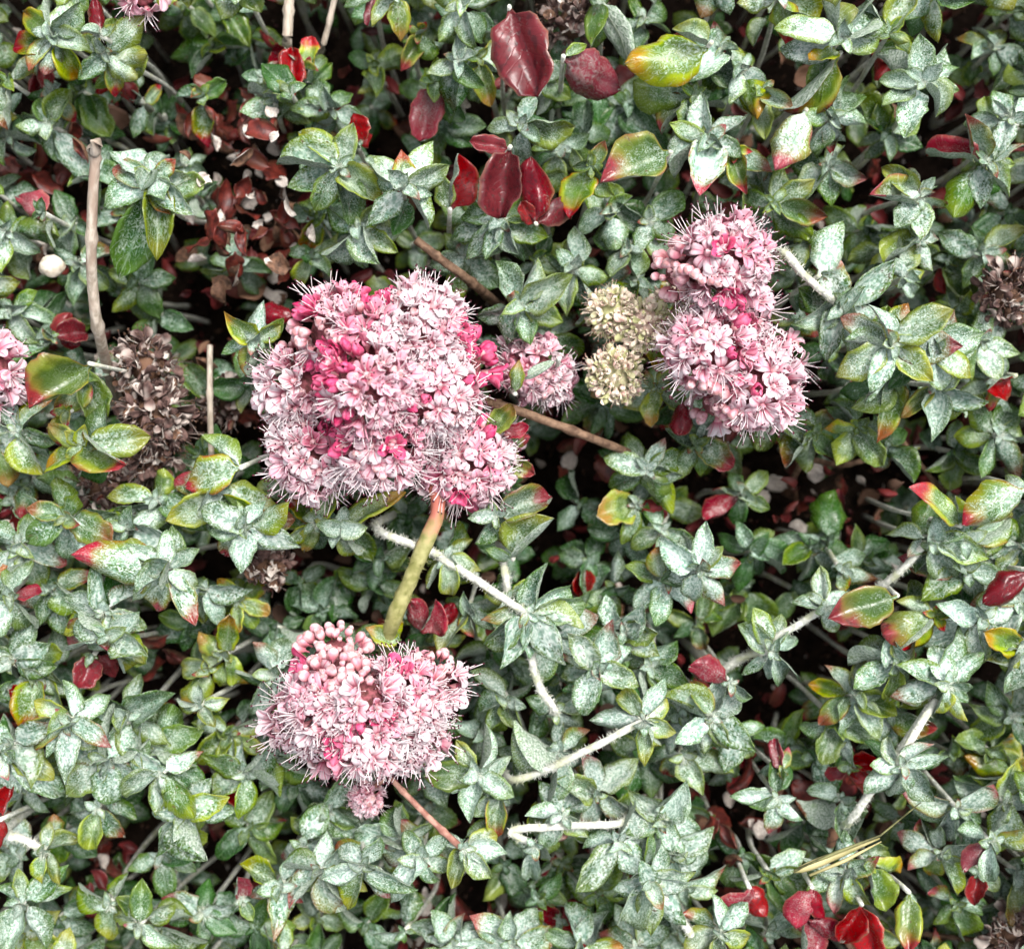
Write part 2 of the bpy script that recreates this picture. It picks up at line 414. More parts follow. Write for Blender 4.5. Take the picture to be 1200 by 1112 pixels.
LEAVES = []
for k in range(26):
    q = random.Random(100 + k)
    LEAVES.append(leaf_mesh('leaf_blade', a=q.uniform(.6, .9), b=q.uniform(.82, 1.18), hw=q.uniform(.29, .34), bend=q.uniform(-.12, .55),
        cup=q.choice((-.35, -.12, .06, .2, .45, .8)), rib=q.uniform(.02, .04), wave=q.uniform(.01, .05), twist=q.uniform(-.6, .6), seed=k,
        roll_edge=q.choice((0, .1, .25)), asym=q.uniform(-.06, .06)))
ROUND = []
for k in range(10):
    q = random.Random(300 + k)
    ROUND.append(leaf_mesh('broad_leaf_blade', a=q.uniform(.5, .68), b=q.uniform(.45, .66), hw=.36, bend=q.uniform(-.15, .5), cup=q.choice((.1, .3, .5, -.25)),
        rib=.05, irr=1.3, crumple=.12, wave=q.uniform(.03, .08), twist=q.uniform(-.5, .5), seed=k + 50, roll_edge=q.choice((0, .2)), thick=.03))
DRY = []
for k in range(12):
    q = random.Random(500 + k)
    DRY.append(leaf_mesh('dead_leaf_blade', a=q.uniform(.5, .8), b=q.uniform(.45, .8), hw=q.uniform(.3, .4), bend=q.uniform(-1.0, 1.1), cup=q.uniform(-.2, .5),
        rib=.03, wave=q.uniform(.05, .13), twist=q.uniform(-1.5, 1.5), curl=q.choice((0, .9, 1.5, 2.0)), seed=k + 80, nu=12, nv=7, thick=.016,
        top=(M_DRY_RED, M_DRY_RED, M_DRY_BROWN, M_DRY_PALE)[k % 4], under=(M_DRY_BROWN, M_DRY_RED, M_DRY_PALE, M_DRY_PALE)[k % 4]))

TINT = {  # red, felt, yellow, red tip
    'f': (0, .58, .14, 0), 'F': (0, .76, .14, 0), 'g': (0, .32, .34, .04), 'G': (0, .16, .12, 0), 'y': (0, .24, .85, .5),
    'Y': (0, .54, .62, .15), 't': (0, .58, .40, 1), 'r': (1, .0, .0, 0), 'R': (1, .0, .6, 0), 'p': (1, .40, .0, 0),
    'd': (0, .40, .02, 0), 'u': (0, .7, 0, 0), 'e': (0, .20, .42, 1), 'o': (.0, .12, .8, 1)}  # d: less felt, darker green; shade of deep leaves put into the colour
def tint(ch, rg):
    r_, f, y, t = TINT[ch]
    if r_: return (r_, f, min(1, y + rg.uniform(0, .15)), t)
    if ch == 'F': f += rg.uniform(-.16, .14)
    elif ch in 'fd': f += rg.uniform(-.28, .14)
    else: f += rg.uniform(-.12, .12)
    y += rg.uniform(-.05, .45) * (rg.random() < .5)
    if ch in 'fFYg' and rg.random() < .12: t = max(t, rg.uniform(.5, 1))
    return (r_, min(1, max(0, f)), min(1, max(0, y)), t)

def put_leaf(parent, base, ang, length, ch, rg, wr=None, pitch=None, roll=None, rnd=None):
    """ang: heading on the mat, clockwise from +X; length in metres as seen from above"""
    broad = rnd if rnd is not None else (ch in 'rRp' or (ch in 'yGgo' and rg.random() < .5))
    me = rg.choice(ROUND if broad else LEAVES)
    pitch0 = pitch
    if pitch is None: pitch = rg.uniform(-24, 32)
    if roll is None: roll = rg.gauss(0, 24) if pitch0 is None else rg.gauss(0, 5)
    if ch == 'u': roll += 180
    L = length / max(.35, math.cos(R(pitch))) * 1.06 * (rg.uniform(.92, 1.18) if pitch0 is None else 1)
    wr = (wr if wr else rg.uniform(.80, 1.02)) * .96
    return obj('leaf', me, parent, base, (R(roll), -R(pitch), -R(ang)), (L, L * wr, L), tint(ch, rg))

LANDMARKS = [('large round pink flower head', 437, 458), ('budded pink flower head', 430, 825), ('three-lobed pink flower cluster', 860, 390),
    ('faded cream flower heads', 725, 415), ('bare grey twig', 120, 320), ('short brown stick', 655, 500), ('cream pebble', 60, 312),
    ('dried brown flower head', 175, 500), ('long glossy red leaf', 603, 60), ('broad dark red leaf', 590, 212), ('tan grass husk', 985, 1000),
    ('pink dry stalk', 500, 955), ('green flower stalk', 485, 670), ('kinked white stem', 640, 820), ('red-blotched felted leaf', 1165, 592),
    ('big frosted rosette', 1040, 407), ('grey dried flower head', 1177, 347), ('straight white stem', 1077, 850), ('wine-red leaves', 955, 1075),
    ('curled yellow-green leaf', 955, 130), ('yellow-edged frosted rosette', 75, 50), ('bright red leaf', 3, 957), ('red-tipped felted leaf', 120, 668),
    ('star-shaped white rosette', 820, 667), ('cream woolly bud', 843, 1091), ('purple-tipped green leaf', 1015, 715), ('small red dry leaf', 507, 720),
    ('dark green round leaf', 223, 57), ('upright red leaf', 340, 88)]
def between(x, y):
    d = sorted(LANDMARKS, key=lambda l: (l[1] - x) ** 2 + (l[2] - y) ** 2)
    return 'between the %s and the %s' % (d[0][0], d[1][0])

def hairs(V, F, centre_fn, n, length, width, rg):
    for i in range(n):
        p, d = centre_fn(rg); s_ = d.cross(Vector((rg.uniform(-1, 1), rg.uniform(-1, 1), rg.uniform(-1, 1)))).normalized()
        L = length * rg.uniform(.5, 1.3); d2 = (d + s_ * rg.uniform(-.9, .9) + Vector((rg.uniform(-.4, .4), rg.uniform(-.4, .4), rg.uniform(-.4, .4)))).normalized(); b0 = len(V)
        t = d.cross(s_).normalized()
        q = p + d * L * .5; e_ = q + d2 * L * .5
        V += [p + s_ * width, p - s_ * width, p + t * width * 1.5, q + s_ * width * .7, q - s_ * width * .7, q + t * width, e_]
        F += [(b0, b0 + 1, b0 + 4, b0 + 3), (b0 + 1, b0 + 2, b0 + 5, b0 + 4), (b0 + 2, b0, b0 + 3, b0 + 5), (b0 + 3, b0 + 4, b0 + 6), (b0 + 4, b0 + 5, b0 + 6), (b0 + 5, b0 + 3, b0 + 6)]
def wool_mesh(k):
    V, F = [], []
    def cf(rg):
        d = Vector((rg.gauss(0, 1), rg.gauss(0, 1), abs(rg.gauss(0, .7)) + .15)).normalized(); return d * rg.uniform(.1, .5), d
    hairs(V, F, cf, 70, .55, .018, random.Random(k)); return mesh('wool', V, F, [M_FUZZ])
WOOL = [wool_mesh(k) for k in range(3)]
def stem_obj(parent, base, pts, rads, mat, name='stem', sides=7, bump=.12, fuzz=0):
    V, F = tube_data([Vector(p) - base for p in pts], rads, sides, bump=bump)
    if fuzz:
        def cf(rg):
            i = rg.randrange(len(pts) // 3, len(pts) - 1); p = Vector(pts[i]).lerp(Vector(pts[i + 1]), rg.random()) - base
            d = Vector((rg.gauss(0, 1), rg.gauss(0, 1), rg.gauss(0, 1))); t = (Vector(pts[i + 1]) - Vector(pts[i])).normalized(); d = (d - t * d.dot(t)).normalized()
            return p + d * rads[i] * .9, d
        hairs(V, F, cf, fuzz, plen(5, .05), plen(.38, .05), random.Random(len(pts) + fuzz))
    return obj(name, mesh('stem', V, F, [mat]), parent)

def kind_name(x, y, zmm, specs, flag):
    if flag: return 'red_leaf' if specs[0] in 'rRp' else 'single_leaf'
    if all(c in 'dG' for c in specs): return 'shaded_sprig'
    return 'leaf_sprig'
def lookword(specs):
    n = len(specs); cnt = {}
    for s_ in specs: cnt[s_] = cnt.get(s_, 0) + 1
    top = max(cnt, key=cnt.get)
    if any(c in 'rRp' for c in specs): return 'red-leaved sprig' if n > 1 else 'single glossy red leaf'
    if 't' in cnt: return 'felted sprig with red tip'
    if top in 'yeo': return 'yellow-green reddish-edged sprig'
    if top == 'Y': return 'frosted yellow-edged sprig'
    if top == 'F': return 'white frosted leaf sprig'
    if top in 'gG': return 'green leaf sprig'
    if top in 'd': return 'dull shaded leaf sprig'
    return 'grey-green felted leaf sprig'

GROUP = 'leafy sprigs of the mat'
PENDING = []
def sizeword(leaves):
    m_ = max(l[1] for l in leaves)
    return 'large ' if m_ > 58 else ('small ' if m_ < 41 else '')
ORD = ['nearest', 'second nearest', 'third nearest', 'fourth nearest', 'fifth nearest', 'sixth nearest', 'seventh nearest', 'eighth nearest', 'ninth nearest', 'tenth nearest', 'eleventh nearest', 'twelfth nearest', 'thirteenth nearest', 'fourteenth nearest', 'fifteenth nearest', 'sixteenth nearest']
def name_pending():
    sets = {}
    for root, x, y, look in PENDING:
        l = min(LANDMARKS, key=lambda l: (l[1] - x) ** 2 + (l[2] - y) ** 2)
        sets.setdefault((look, l), []).append((((l[1] - x) ** 2 + (l[2] - y) ** 2), root))
    for (look, l), lst in sets.items():
        lst.sort(key=lambda t: t[0])
        for i, (d, root) in enumerate(lst):
            root['label'] = '%s %s to the %s' % (look, ORD[min(i, 15)], l[0])
            assert len(root['label'].split()) <= 16, root['label']
def parse(spec):
    out = []
    for tk in spec.split():
        p = tk.split('/')
        i = 0
        while i < len(p[1]) and (p[1][i].isdigit() or p[1][i] == '.'): i += 1
        out.append((float(p[0]), float(p[1][:i]), p[1][i:] or 'f', float(p[2]) if len(p) > 2 else None, float(p[3]) if len(p) > 3 else None))
    return out

# dark gaps of the mat where little grows
HOLES = [(230,95,45),(165,35,22),(640,610,40),(690,545,45),(700,560,40),(860,620,45),(920,730,55),(950,690,35),(1130,30,40),(1080,160,40),(1060,130,30),(1125,180,30),
         (180,380,45),(230,380,35),(500,690,30),(170,810,28),(210,815,20),(120,1010,45),(170,985,25),(480,1055,40),(560,880,25),(450,740,30),(300,240,60),(280,160,45),(70,190,45),
         (940,570,70),(1020,590,45),(890,820,50),(910,990,50),(870,960,40),(550,600,25),(730,930,30),(820,60,15),(955,250,25),(345,690,25),(620,870,20),(1140,480,20),(980,770,40),(930,790,35),(600,880,18),
         (225,50,38),(245,120,30),(200,365,34),(250,370,30),(660,600,42),(890,530,32),(850,615,34),(940,740,48),(960,780,36),(1155,25,36),(1105,150,34),(505,665,28),(185,808,24),(150,1000,40),(575,890,22),(1030,580,36),(395,650,22),(100,960,38),(165,1010,38),(365,935,32),(300,1005,28),(560,1060,36),(1100,560,34),(820,590,26),(985,590,30)]
def rosette(root, base, x, y, z, leaves, rg, inner=True, lower=True):
    c = at(x, y, z)
    big = max(l[1] for l in leaves)
    for i, (a, l, ch, wr, pit) in enumerate(leaves):
        zz = rg.uniform(-.0035, .001)
        off = Vector((math.cos(R(a)), -math.sin(R(a)), 0)) * plen(2.0, z)
        put_leaf(root, c + off + Vector((0, 0, zz)) - base, a, plen(l, z), ch, rg, wr, pit)
    main = max(set(l[2] for l in leaves), key=[l[2] for l in leaves].count)
    if inner:
        m2 = {'r': 'f', 'R': 'f', 'p': 'f', 'y': 'Y', 'e': 'Y', 'G': 'g', 'd': 'd'}.get(main, 'F' if main in 'FfYt' else main)
        a0 = rg.uniform(0, 360)
        for k in range(4):
            put_leaf(root, c + Vector((0, 0, .001)) - base, a0 + k * 90 + rg.uniform(-25, 25), plen(big * rg.uniform(.18, .34), z), m2, rg, .9, rg.uniform(20, 62), rnd=False)
    if inner and main in 'FfYt':
        w_ = plen(rg.uniform(9, 14), z)
        obj('wool', rg.choice(WOOL), root, c + Vector((0, 0, .0012)) - base, (rg.uniform(-.3, .3), rg.uniform(-.3, .3), rg.uniform(0, 6.3)), (w_, w_, w_ * .8))
    if lower:
        a0 = rg.uniform(0, 360)
        nlow = 2
        for k in range(nlow):
            zz = -rg.uniform(.006, .014); an = a0 + k * 360 / nlow + rg.uniform(-30, 30); ll = min(48, big * rg.uniform(.65, .95)); kd = rg.choice('dfdg'); pt = rg.uniform(-15, 20)
            tx, ty = x + ll * .7 * math.cos(R(an)), y + ll * .7 * math.sin(R(an))
            if any((tx - a_) ** 2 + (ty - b_) ** 2 < q_ * q_ for a_, b_, q_ in HOLES): continue
            put_leaf(root, c + Vector((0, 0, max(zz, .004 - c.z))) - base, an, plen(ll, z), kd, rg, None, pt, rg.gauss(0, 24))

def sprig(x, y, zmm, spec, inner=True, lower=True, label=None, name='leaf_sprig', wool=None, stem=None, more=(), rad=None, mat=None, group=GROUP, look=None):
    """a sprig: woolly stem from the soil to its leaf rosettes"""
    z = Zm(zmm); rg = random.Random(int(x * 131 + y * 7 + zmm))
    leaves = parse(spec)
    top = at(x, y, z)
    first = at(*stem[0][:2], Zm(stem[0][2])) if stem else top
    base = Vector((first.x + rg.uniform(-.006, .006), first.y + rg.uniform(-.006, .006), 0)); base.z = gz(base.x, base.y) - .002
    root = empty(name, base, label or 'to be named by its place', 'plant', group)
    if not label: PENDING.append((root, x, y, look or sizeword(leaves) + lookword([l[2] for l in leaves])))
    if stem:
        pts = [at(a, b, Zm(c)) for a, b, c in stem]
        path = [base, base.lerp(pts[0], .6)] + pts
        if (pts[-1] - top).length > .002: path.append(top)
    else:
        mid_ = base.lerp(top, .55) + Vector((rg.uniform(-.004, .004), rg.uniform(-.004, .004), 0))
        path = [base, mid_, top]
    sp = smooth_path(path, 6)
    r0 = plen(rad or 3.2, z)
    stem_obj(root, base, sp, [r0 * (1.15 - .3 * i / len(sp)) for i in range(len(sp))], mat or M_WOOL, fuzz=320 if stem else 0, bump=.34)
    rosette(root, base, x, y, z, leaves, rg, inner, lower)
    for mx, my, mz, ms in more:
        rosette(root, base, mx, my, Zm(mz), parse(ms), rg, inner, False)
    return root


# ------------------------------------------------------------------ leaf sprigs (x, y on the mat; height in mm; heading/length+kind[/width[/pitch]])
SPRIGS = [
 # far upper left corner
 (63,43,46,'290/48F 245/46F 330/36f 172/50e 140/40Y 100/42F 20/36F 215/50y 60/45y', 'yellow-edged frosted rosette with white felted centre beside the long bare grey twig'),
 (123,63,44,'320/52Y 8/48Y 125/40f 215/42Y 75/38e 40/42Y',),
 (118,42,48,'268/42r/.62 300/20Y', 'narrow wine-red upright leaf behind the yellow-edged frosted rosette'),
 (130,85,36,'60/34R 140/30R 170/30r',), (48,80,32,'100/34r 60/30R 150/26r',),
 (10,95,40,'95/48g/.8 200/30g 300/34Y',), (62,108,36,'95/40g 60/36t 180/30d',), (97,108,30,'80/42G 60/46g 120/30d',),
 (57,147,36,'182/32f 305/40f 55/62f/.8 100/34f 260/26f',), (108,158,22,'60/40d 0/38d 120/36d 300/30d',),
 (182,213,47,'226/66F/.7 270/36F 352/34F 40/62F/.7 83/70Y/.6 118/95f/.8 165/58F 200/56f 150/60g 310/28F 60/40F', 'star-shaped felted sprig with long drooping leaves right beside the bare grey twig'),
 (165,118,30,'225/36f 110/38f/.8 320/24t',), (237,115,34,'88/52e/.85 200/26d 330/30G', 'green leaf with reddish shoulder hanging beside dead red leaves'),
 (250,57,24,'180/50G/1.1 0/36G 120/40d', 'dark green round leaf in deep shade behind the dead red leaves'),
 (267,12,22,'60/45d 180/42G 0/44d 120/34d',), (220,8,24,'100/40g 40/36G 180/30d',), (290,40,18,'90/44d 200/40d 10/38G',),
 (342,112,40,'268/50R/.8 235/50d 200/36f', 'upright red leaf with orange base by the woody stems'),
 (360,82,36,'275/38o 215/40r 320/30d',), (312,92,34,'60/44f 95/50f/.8 190/24d',), (322,120,36,'160/40f 40/34d 220/38f',),
 (388,128,36,'180/46f/.9 20/40f 230/44f 300/34f',),
 (398,197,46,'190/66F/.8 160/55f 235/60Y/.8 290/48F 120/64f 75/60f 20/42F 40/48Y', None),
 (8,272,38,'320/30f 10/58g/.95 100/42F 210/34f 40/34f', None),
 (52,250,42,'205/48p/.8', 'dull wine-red leaf above the cream pebble'),
 (85,262,30,'110/46f 60/38f 170/34f 250/36d 20/30d',), (92,310,32,'100/40f 40/38f 150/42f 220/30d 330/36f',),
 (15,365,34,'10/56f/.7 60/40f 320/36d 200/30f',), (60,380,24,'0/40d 300/38d 120/42f 200/34d',),
 (215,192,30,'30/30f 150/26d 80/36f 330/22f 260/26d',), (230,228,26,'90/24f/.9 200/28d 330/28d',),
 (160,330,30,'60/40d 130/38g 200/36f 300/34d 350/36d',), (185,370,22,'100/40d 20/36d 200/36d 270/34d',),
 # upper middle
 (463,-6,46,'78/48y/.95 200/30f 130/36Y',), (492,40,38,'115/36o/.9 60/28G',), (440,-8,40,'100/40p/.6 150/34f',),
 (543,8,48,'125/48F 85/46F/.8 340/44Y/.8 200/36f 40/38f 290/30F',),
 (537,72,44,'110/62f/.75 60/34f 150/36f',), (560,70,40,'75/52y/.8 130/40G 20/24f',), (510,98,36,'105/56p/.9 60/36G', None),
 (597,8,56,'72/104r/.98/4', 'long glossy dark red leaf lying over the frosted sprigs', 'n'),
 (660,66,50,'28/66p/.95 330/26f', 'purplish red felted leaf curled beside dark dried fluff', 'n'),
 (705,-6,46,'62/82u/.62 100/60d/.6', 'long dull grey leaf showing its plain felted back'),
 (628,95,36,'330/36f/.9 20/42g 60/30f',),
 (834,50,52,'165/96y/1.02/3 200/40Y', 'broad glossy yellow-green leaf with thin reddish rim', 'n'),
 (812,112,44,'190/62g/1.0 140/46g 95/44g', None),
 (610,147,46,'182/38F/1.1 292/38F 82/40F/.85 2/50g/.9 230/24F 40/24F', 'small four-leaved white rosette just above the broad dark red leaf'),
 (473,220,50,'297/66F/.75 340/48F/.8 42/52F/.8 135/50F/.75 196/46F 232/62F/.75 265/40Y 15/30F', 'frosted six-pointed sprig between red leaves beside broad dark red leaf'),
 (420,268,44,'200/52f 140/48F 90/50f 30/52f/.8 320/40f 60/46F',),
 (420,172,44,'262/30R/1.1 310/26R', None), (414,232,40,'275/34r/.8 330/28r',), (430,215,40,'70/40r/.9 20/24f', None),
 (527,245,46,'282/52R/.8 250/40g/.9', 'green leaf with red upper half beside the broad dark red leaf', 'n'),
 (598,172,54,'100/76r/.86/5 185/44r/.7/20', 'broad dark red leaf with a folded paler lobe', 'n'),
 (628,262,46,'262/64r/.8 310/62r/.6 235/30R', 'shaded wine-red leaf pair tucked under broad dark red leaf', 'n'),
 (690,196,44,'110/60e/1.25 60/40g/1.2 300/32f', 'round green leaf with purplish rim'),
 (786,178,56,'158/84e/1.12/2', 'wide green leaf with red blush and yellow rim on its stalk', 'n'),
 (655,178,36,'100/34f/1.1 30/40f 200/26f 330/36f',), (680,160,32,'280/40d 340/40d 60/38d 200/34d',),
 (715,250,40,'80/46F/1.1 30/40f 150/40f 320/30d',), (735,120,26,'60/56d 120/54d 180/50d 320/50d 0/50u',),
 (700,105,24,'90/50d 150/44d 30/44d',),
 (587,258,44,'165/60F/.7 195/50f/.75 20/52g 60/42F/.8 110/44F/.7 130/56f/.7 340/40g',),
 (548,300,38,'40/50f 100/46g 160/46f 220/36d 330/46f',),
 (610,358,46,'240/58F/.85 290/54F/.8 330/52F 20/46f 160/48f 120/50f 75/46f', 'dense felted rosette beneath the short brown stick'),
 (672,315,42,'268/50F/.8 110/44f 60/48f 10/40f 200/38f',), (700,330,38,'90/46f 45/46f 140/44d 330/42F',),
 (745,330,38,'170/42f 60/34f 110/42g 250/36f',), (735,290,40,'310/20o/.9 200/34f 120/40f',),
 (640,395,34,'20/44f 330/46t/.6 60/44f 170/40d 100/44g', None), (760,260,40,'20/44f 60/46F 320/50f 200/40d 110/40f',),
 (560,260,30,'200/40d 270/44d 330/40d',), (655,120,26,'30/40d 120/40d 250/40d',),
 # upper right
 (912,-4,48,'75/52o/.8 20/50Y 160/40Y',), (985,45,52,'195/62F/.8 160/58F/.8 250/46Y 320/64F/.75 345/50f', 'white frosted leaves joined above the curled yellow-green leaf'),
 (1040,42,48,'235/62F/.85 300/56Y 210/40f 20/36g',), (1094,-6,46,'80/46Y/.8 140/40f 20/40f',), (1050,50,34,'120/44R 170/34R 80/40g',),
 (985,62,50,'128/74e/.55 160/40y', 'curled yellow-green leaf with long rusty red margin', 'n'), (945,128,48,'118/62t/.95', None, 'n'),
 (868,82,46,'80/50y/.85 120/40F 30/38F',), (893,108,46,'82/48g/.85/-5 40/36F', None),
 (845,60,44,'255/46F/.6 200/50f 150/54F 60/46f 10/44Y 100/42f',), (830,165,46,'200/46f 250/50F 150/54F 100/56F 60/42f 330/40F 20/42f', 'woolly white rosette above the three-lobed pink flower cluster'),
 (858,178,44,'75/44o/.8 20/40f',), (890,200,38,'60/44f 110/44f 160/40f 330/36f',),
 (973,140,46,'340/36F/.9 20/34F 60/36F 260/50F/.8 300/50f 120/44f 180/38f', None), (970,195,42,'20/40f 80/40f 140/42f 200/40f 300/36F',),
 (1080,97,50,'312/60F/.75 340/46F/.75 5/48F/.7 48/42F/.75 108/60F/.8 150/50F 190/42F 225/50F/.8 270/48F', 'bright star-shaped felted rosette standing against a black gap'),
 (1163,57,28,'205/36y/.8 250/30f 305/34Y 150/34f 30/36f 80/30f',), (1185,15,30,'300/40g 200/30d 30/40f',), (1185,75,26,'60/40d 120/36d 0/40d',),
 (1183,140,46,'200/48F/.8 262/42F/.8 230/24F 330/40F 120/46F/.7',), 
 (1153,190,46,'243/54F/.7 200/54p/.5 118/66g/.85 55/46F/.8 10/38F 330/40F 90/40F', 'sprig with big green-spotted leaf on a thick white stem',  '', [(1215,118,40),(1185,150,46)]),
 (1077,230,46,'262/46F/.7 315/38F/.7 178/62t/.85 220/56Y/.8 20/36F 130/44f 90/44F', None), (1077,283,44,'330/36F 200/34F 260/24g 60/32F 120/40f 160/46g',),
 (960,323,52,'297/80F/.85/2', 'large pale felted leaf beside a thick white woolly stem', 'n'), (905,240,42,'40/54g/.8 10/62g/.7 330/50Y/.8 290/46g 200/40f', None),
 (985,360,48,'315/62F/.75 250/54f 60/50F 110/58F 160/62F/.8 200/50f 20/60F', 'white-stalked frosted sprig beside the three-lobed pink flower cluster', '', [(912,295,50),(945,325,52)], ),
 (1013,267,26,'60/50d 120/50d 0/44d 200/50d',), (1040,290,36,'100/44Y 160/46f 20/34f',), (1060,325,44,'262/50Y/1.05 40/36f',),
 (1110,305,28,'90/34R 350/46G 60/40g 200/34d',), (1150,298,36,'280/48f 200/44f 330/46Y 20/36g 110/42f 60/36f',), (1180,250,30,'250/40f 20/40d 90/40f 150/40d',),
 (1190,440,40,'120/44o/.6 160/40R', 'curled bright red leaf with yellow tip beside the frosted mat', 'n'),
 (1165,445,34,'60/40f 150/44f 20/40f 270/40g 210/46f',),(1140,330,24,'0/40d 90/40d 200/40d',),
 # big frosted rosette right
 (1043,405,54,'148/66Y/.95 185/52F 215/62F/.8 255/50F 300/60Y/.95 322/74Y/.9 358/70F 40/60Y 92/62F/.9 120/50F', 'big frosted rosette with broad yellow-edged felted leaves'),
 (1090,412,52,'340/58F 350/66F/1.05 25/52Y 60/46F 300/48f',), (1097,452,46,'92/56F/.85 140/48y/.6 40/46g 20/50F/.8 350/44f',),
 (1045,445,44,'100/56g/.8 140/48g 60/40f',), (1150,400,40,'330/40F 20/44f 60/46F 100/40g 270/40f',),
 (953,508,36,'190/36g 130/44g/.95 88/40g 45/38g/.9 250/38f 320/36f', None), (1005,500,38,'110/40g/1.0 60/44g/.9 20/46f 160/34y 250/36f',),
 (1170,510,36,'60/50f/.8 180/46g 110/46f 300/46f 240/44g 0/40f',), (1120,530,26,'30/44d 150/40d 90/40g 270/36d',),
 (815,520,38,'200/40f 120/44g/.8 80/40g 30/42g/.9 300/36F 250/34F', None), (905,480,30,'60/40g 110/40g 20/36d 170/36d',),
 (1175,365,30,'0/40f 200/40d 300/40d',),
 # mid left
 (105,426,54,'142/82o/1.05/4', 'broad yellow-green leaf with orange-red margins beside dried brown flower head', 'n'),
 (60,398,36,'165/52f/.9 200/36f 320/30R', None), (62,395,40,'345/30r/1.1 10/26r',), (95,440,44,'58/54g/.9 100/40g', None),
 (80,482,48,'95/36o/.95 140/30y', None), (98,522,52,'352/72Y/.88/2 20/66o/.75 160/62y/.85 205/40y', 'glossy yellow-green leaves crowded beside the dried brown flower head'),
 (20,505,44,'190/40F 140/42F 60/46Y 20/40f 260/40F 310/46Y',), (-4,520,42,'50/48o/.7 80/50y', None), (35,560,34,'30/36f 150/40d 90/44f 300/40d 220/44f',),
 (100,578,36,'330/36f 20/44f 150/48f 200/40f 80/44f', ),
 (300,400,46,'222/46y/.9 280/46F/.75 160/42f/.85 95/40y/.9 330/34Y 30/24f', None),
 (282,548,50,'170/76t/.8 215/60f/.6', 'felted leaf with bright pink tip beside dried brown flower head', 'n'),
 (255,580,46,'10/60Y 200/62f/.85 150/50Y 30/54y/.7 60/48f', None), (185,585,42,'180/54Y/.85 275/34g/1.3 30/56f 90/44f 140/50f', None),
 (288,618,50,'250/30F/.7 170/36F 140/62t/.7 100/48F 60/40F 20/54F 330/60Y 205/46F 310/36F', 'white felted sprig with pink-tipped leaf just below the large round pink flower head'),
 (80,605,46,'30/58g/.95 100/50F/.85 60/68F/.85 150/50f 190/46f 250/40g', None), (150,618,44,'15/60F/.8 45/54f 330/44F 110/40F 190/40f', None),
 (193,668,52,'278/46F/.7 188/100t/.82/3 215/50F/.8 115/66t/.75 65/58F/.7 30/48F 150/50F 330/40F', 'felted sprig with long leaf ending in wide red tip'),
 (123,715,48,'265/42F/.65 200/46F 30/42F 150/52Y 320/44F 90/46t 60/50F', None), (25,640,42,'200/44f 20/54F/.8 70/50f 330/44g 120/50F 290/40f',), (15,700,44,'350/36p/.85 60/44f 120/50F 300/40F', None),
 (60,690,40,'20/46f 80/46f 330/40f 160/44F 110/44f',), (280,705,36,'230/34y 300/34y 20/36y 90/34y 150/36y 60/28g', None),
 (240,690,40,'60/40F 120/44Y 10/44f 170/46F',), (370,612,44,'215/42o/.9 140/52Y 100/46y 300/38Y 190/58e/.7 30/40f',),
 (352,682,22,'200/28f/1.0 330/26f/1.0 100/34d 40/34d',), (378,715,22,'20/34d 110/36d 200/36d 290/34d',), (325,735,26,'90/40d 30/36d 180/36d',),
 (400,620,46,'322/78y/.6 200/34Y 60/36Y', 'long yellow-green leaf under the rim of the large round pink flower head'),
 (20,585,34,'100/44R 150/36r 30/44f 240/40f', None), (235,530,28,'80/40f 150/36f 300/34d 20/36d',),
 # centre
 (655,420,52,'152/52u/.32', 'pale green blunt leaf lying across the small pale pink flower head', 'n'), (604,462,50,'272/36y/.75', 'small yellow-green upright leaf beside the small pale pink flower head', 'n'),
 (707,470,26,'148/50d/.8 70/44d/.8 20/52d/.8 205/44d 250/40d 110/40d', 'dark grey-green rosette under the faded cream flower heads'),
 (757,550,38,'245/40f/.75 300/38F/.75 55/56g/.8 80/44g 150/42f 195/46f 10/36f 340/50f', None), (745,590,32,'100/42f/.8 165/42y/1.1 60/40d 300/30f 20/30R', None),
 (770,455,40,'100/36y 30/42g 150/40Y 320/36y', None), (800,470,32,'90/40f 20/40f 140/40d 60/44g',),
 (580,603,44,'342/66t/.82 200/40f 120/40f 60/36f', None), (601,656,44,'308/60Y/.85 200/30f', 'yellow-rimmed oval leaf pointing at the short brown stick', 'n'),
 (445,655,30,'330/44g/.6 20/40g 150/34d 100/34d 200/36d',),
 (523,653,44,'55/48Y/.8 120/34Y 20/32Y 330/30Y 190/34Y 80/40Y', None, '', [(440,618,44),(488,640,47)]),
 (550,712,40,'130/50Y/.8 90/30f 40/34f', None),
 (618,718,48,'292/52F/.65 330/56F/.7 20/56F/.8 350/70F/.75 50/56F/.8 90/48F 140/52F/.8 170/50Y/.7 260/34F 115/62F/.7', 'large frosted sprig where three white woolly stems meet', '', [(488,638,40),(540,668,46),(600,708,49)]),
 (596,700,42,'200/30Y 330/34Y 270/30F', None, '', [(584,625,36),(590,660,42)]),
 (443,683,26,'195/46d/.8 300/38d/.9 130/42d 60/44d 20/36d 240/34d', None), (400,680,20,'180/40d 100/40d 20/40d',),
 (720,690,30,'260/44f/.7 100/46f 20/40d 160/44d', None), (680,705,30,'280/30R 150/40d 30/36d',), (735,625,30,'180/42d/1.0 60/42d 300/36d 120/40d',),
 (690,660,24,'30/40d 90/40d 200/40d 290/40d',), (680,590,18,'30/36d 120/36d 250/36d',),
 (780,680,42,'250/40f 200/46f 140/46F 60/44F 20/40f 300/44f 100/46F', None), (775,620,34,'20/40f 80/44f 150/40g 250/40f',),
 (700,783,46,'160/48F 115/52F/.9 60/46F 20/48F 330/50F 285/48F 230/50F 200/40Y', None), (730,740,42,'230/44F 300/46F 30/46F 80/44f 160/44f 0/40g',),
 (645,745,44,'30/52F/.7 330/48F 70/44F 110/44f',), (760,780,40,'20/46f 60/44g 110/46F 320/40f 200/40f',),
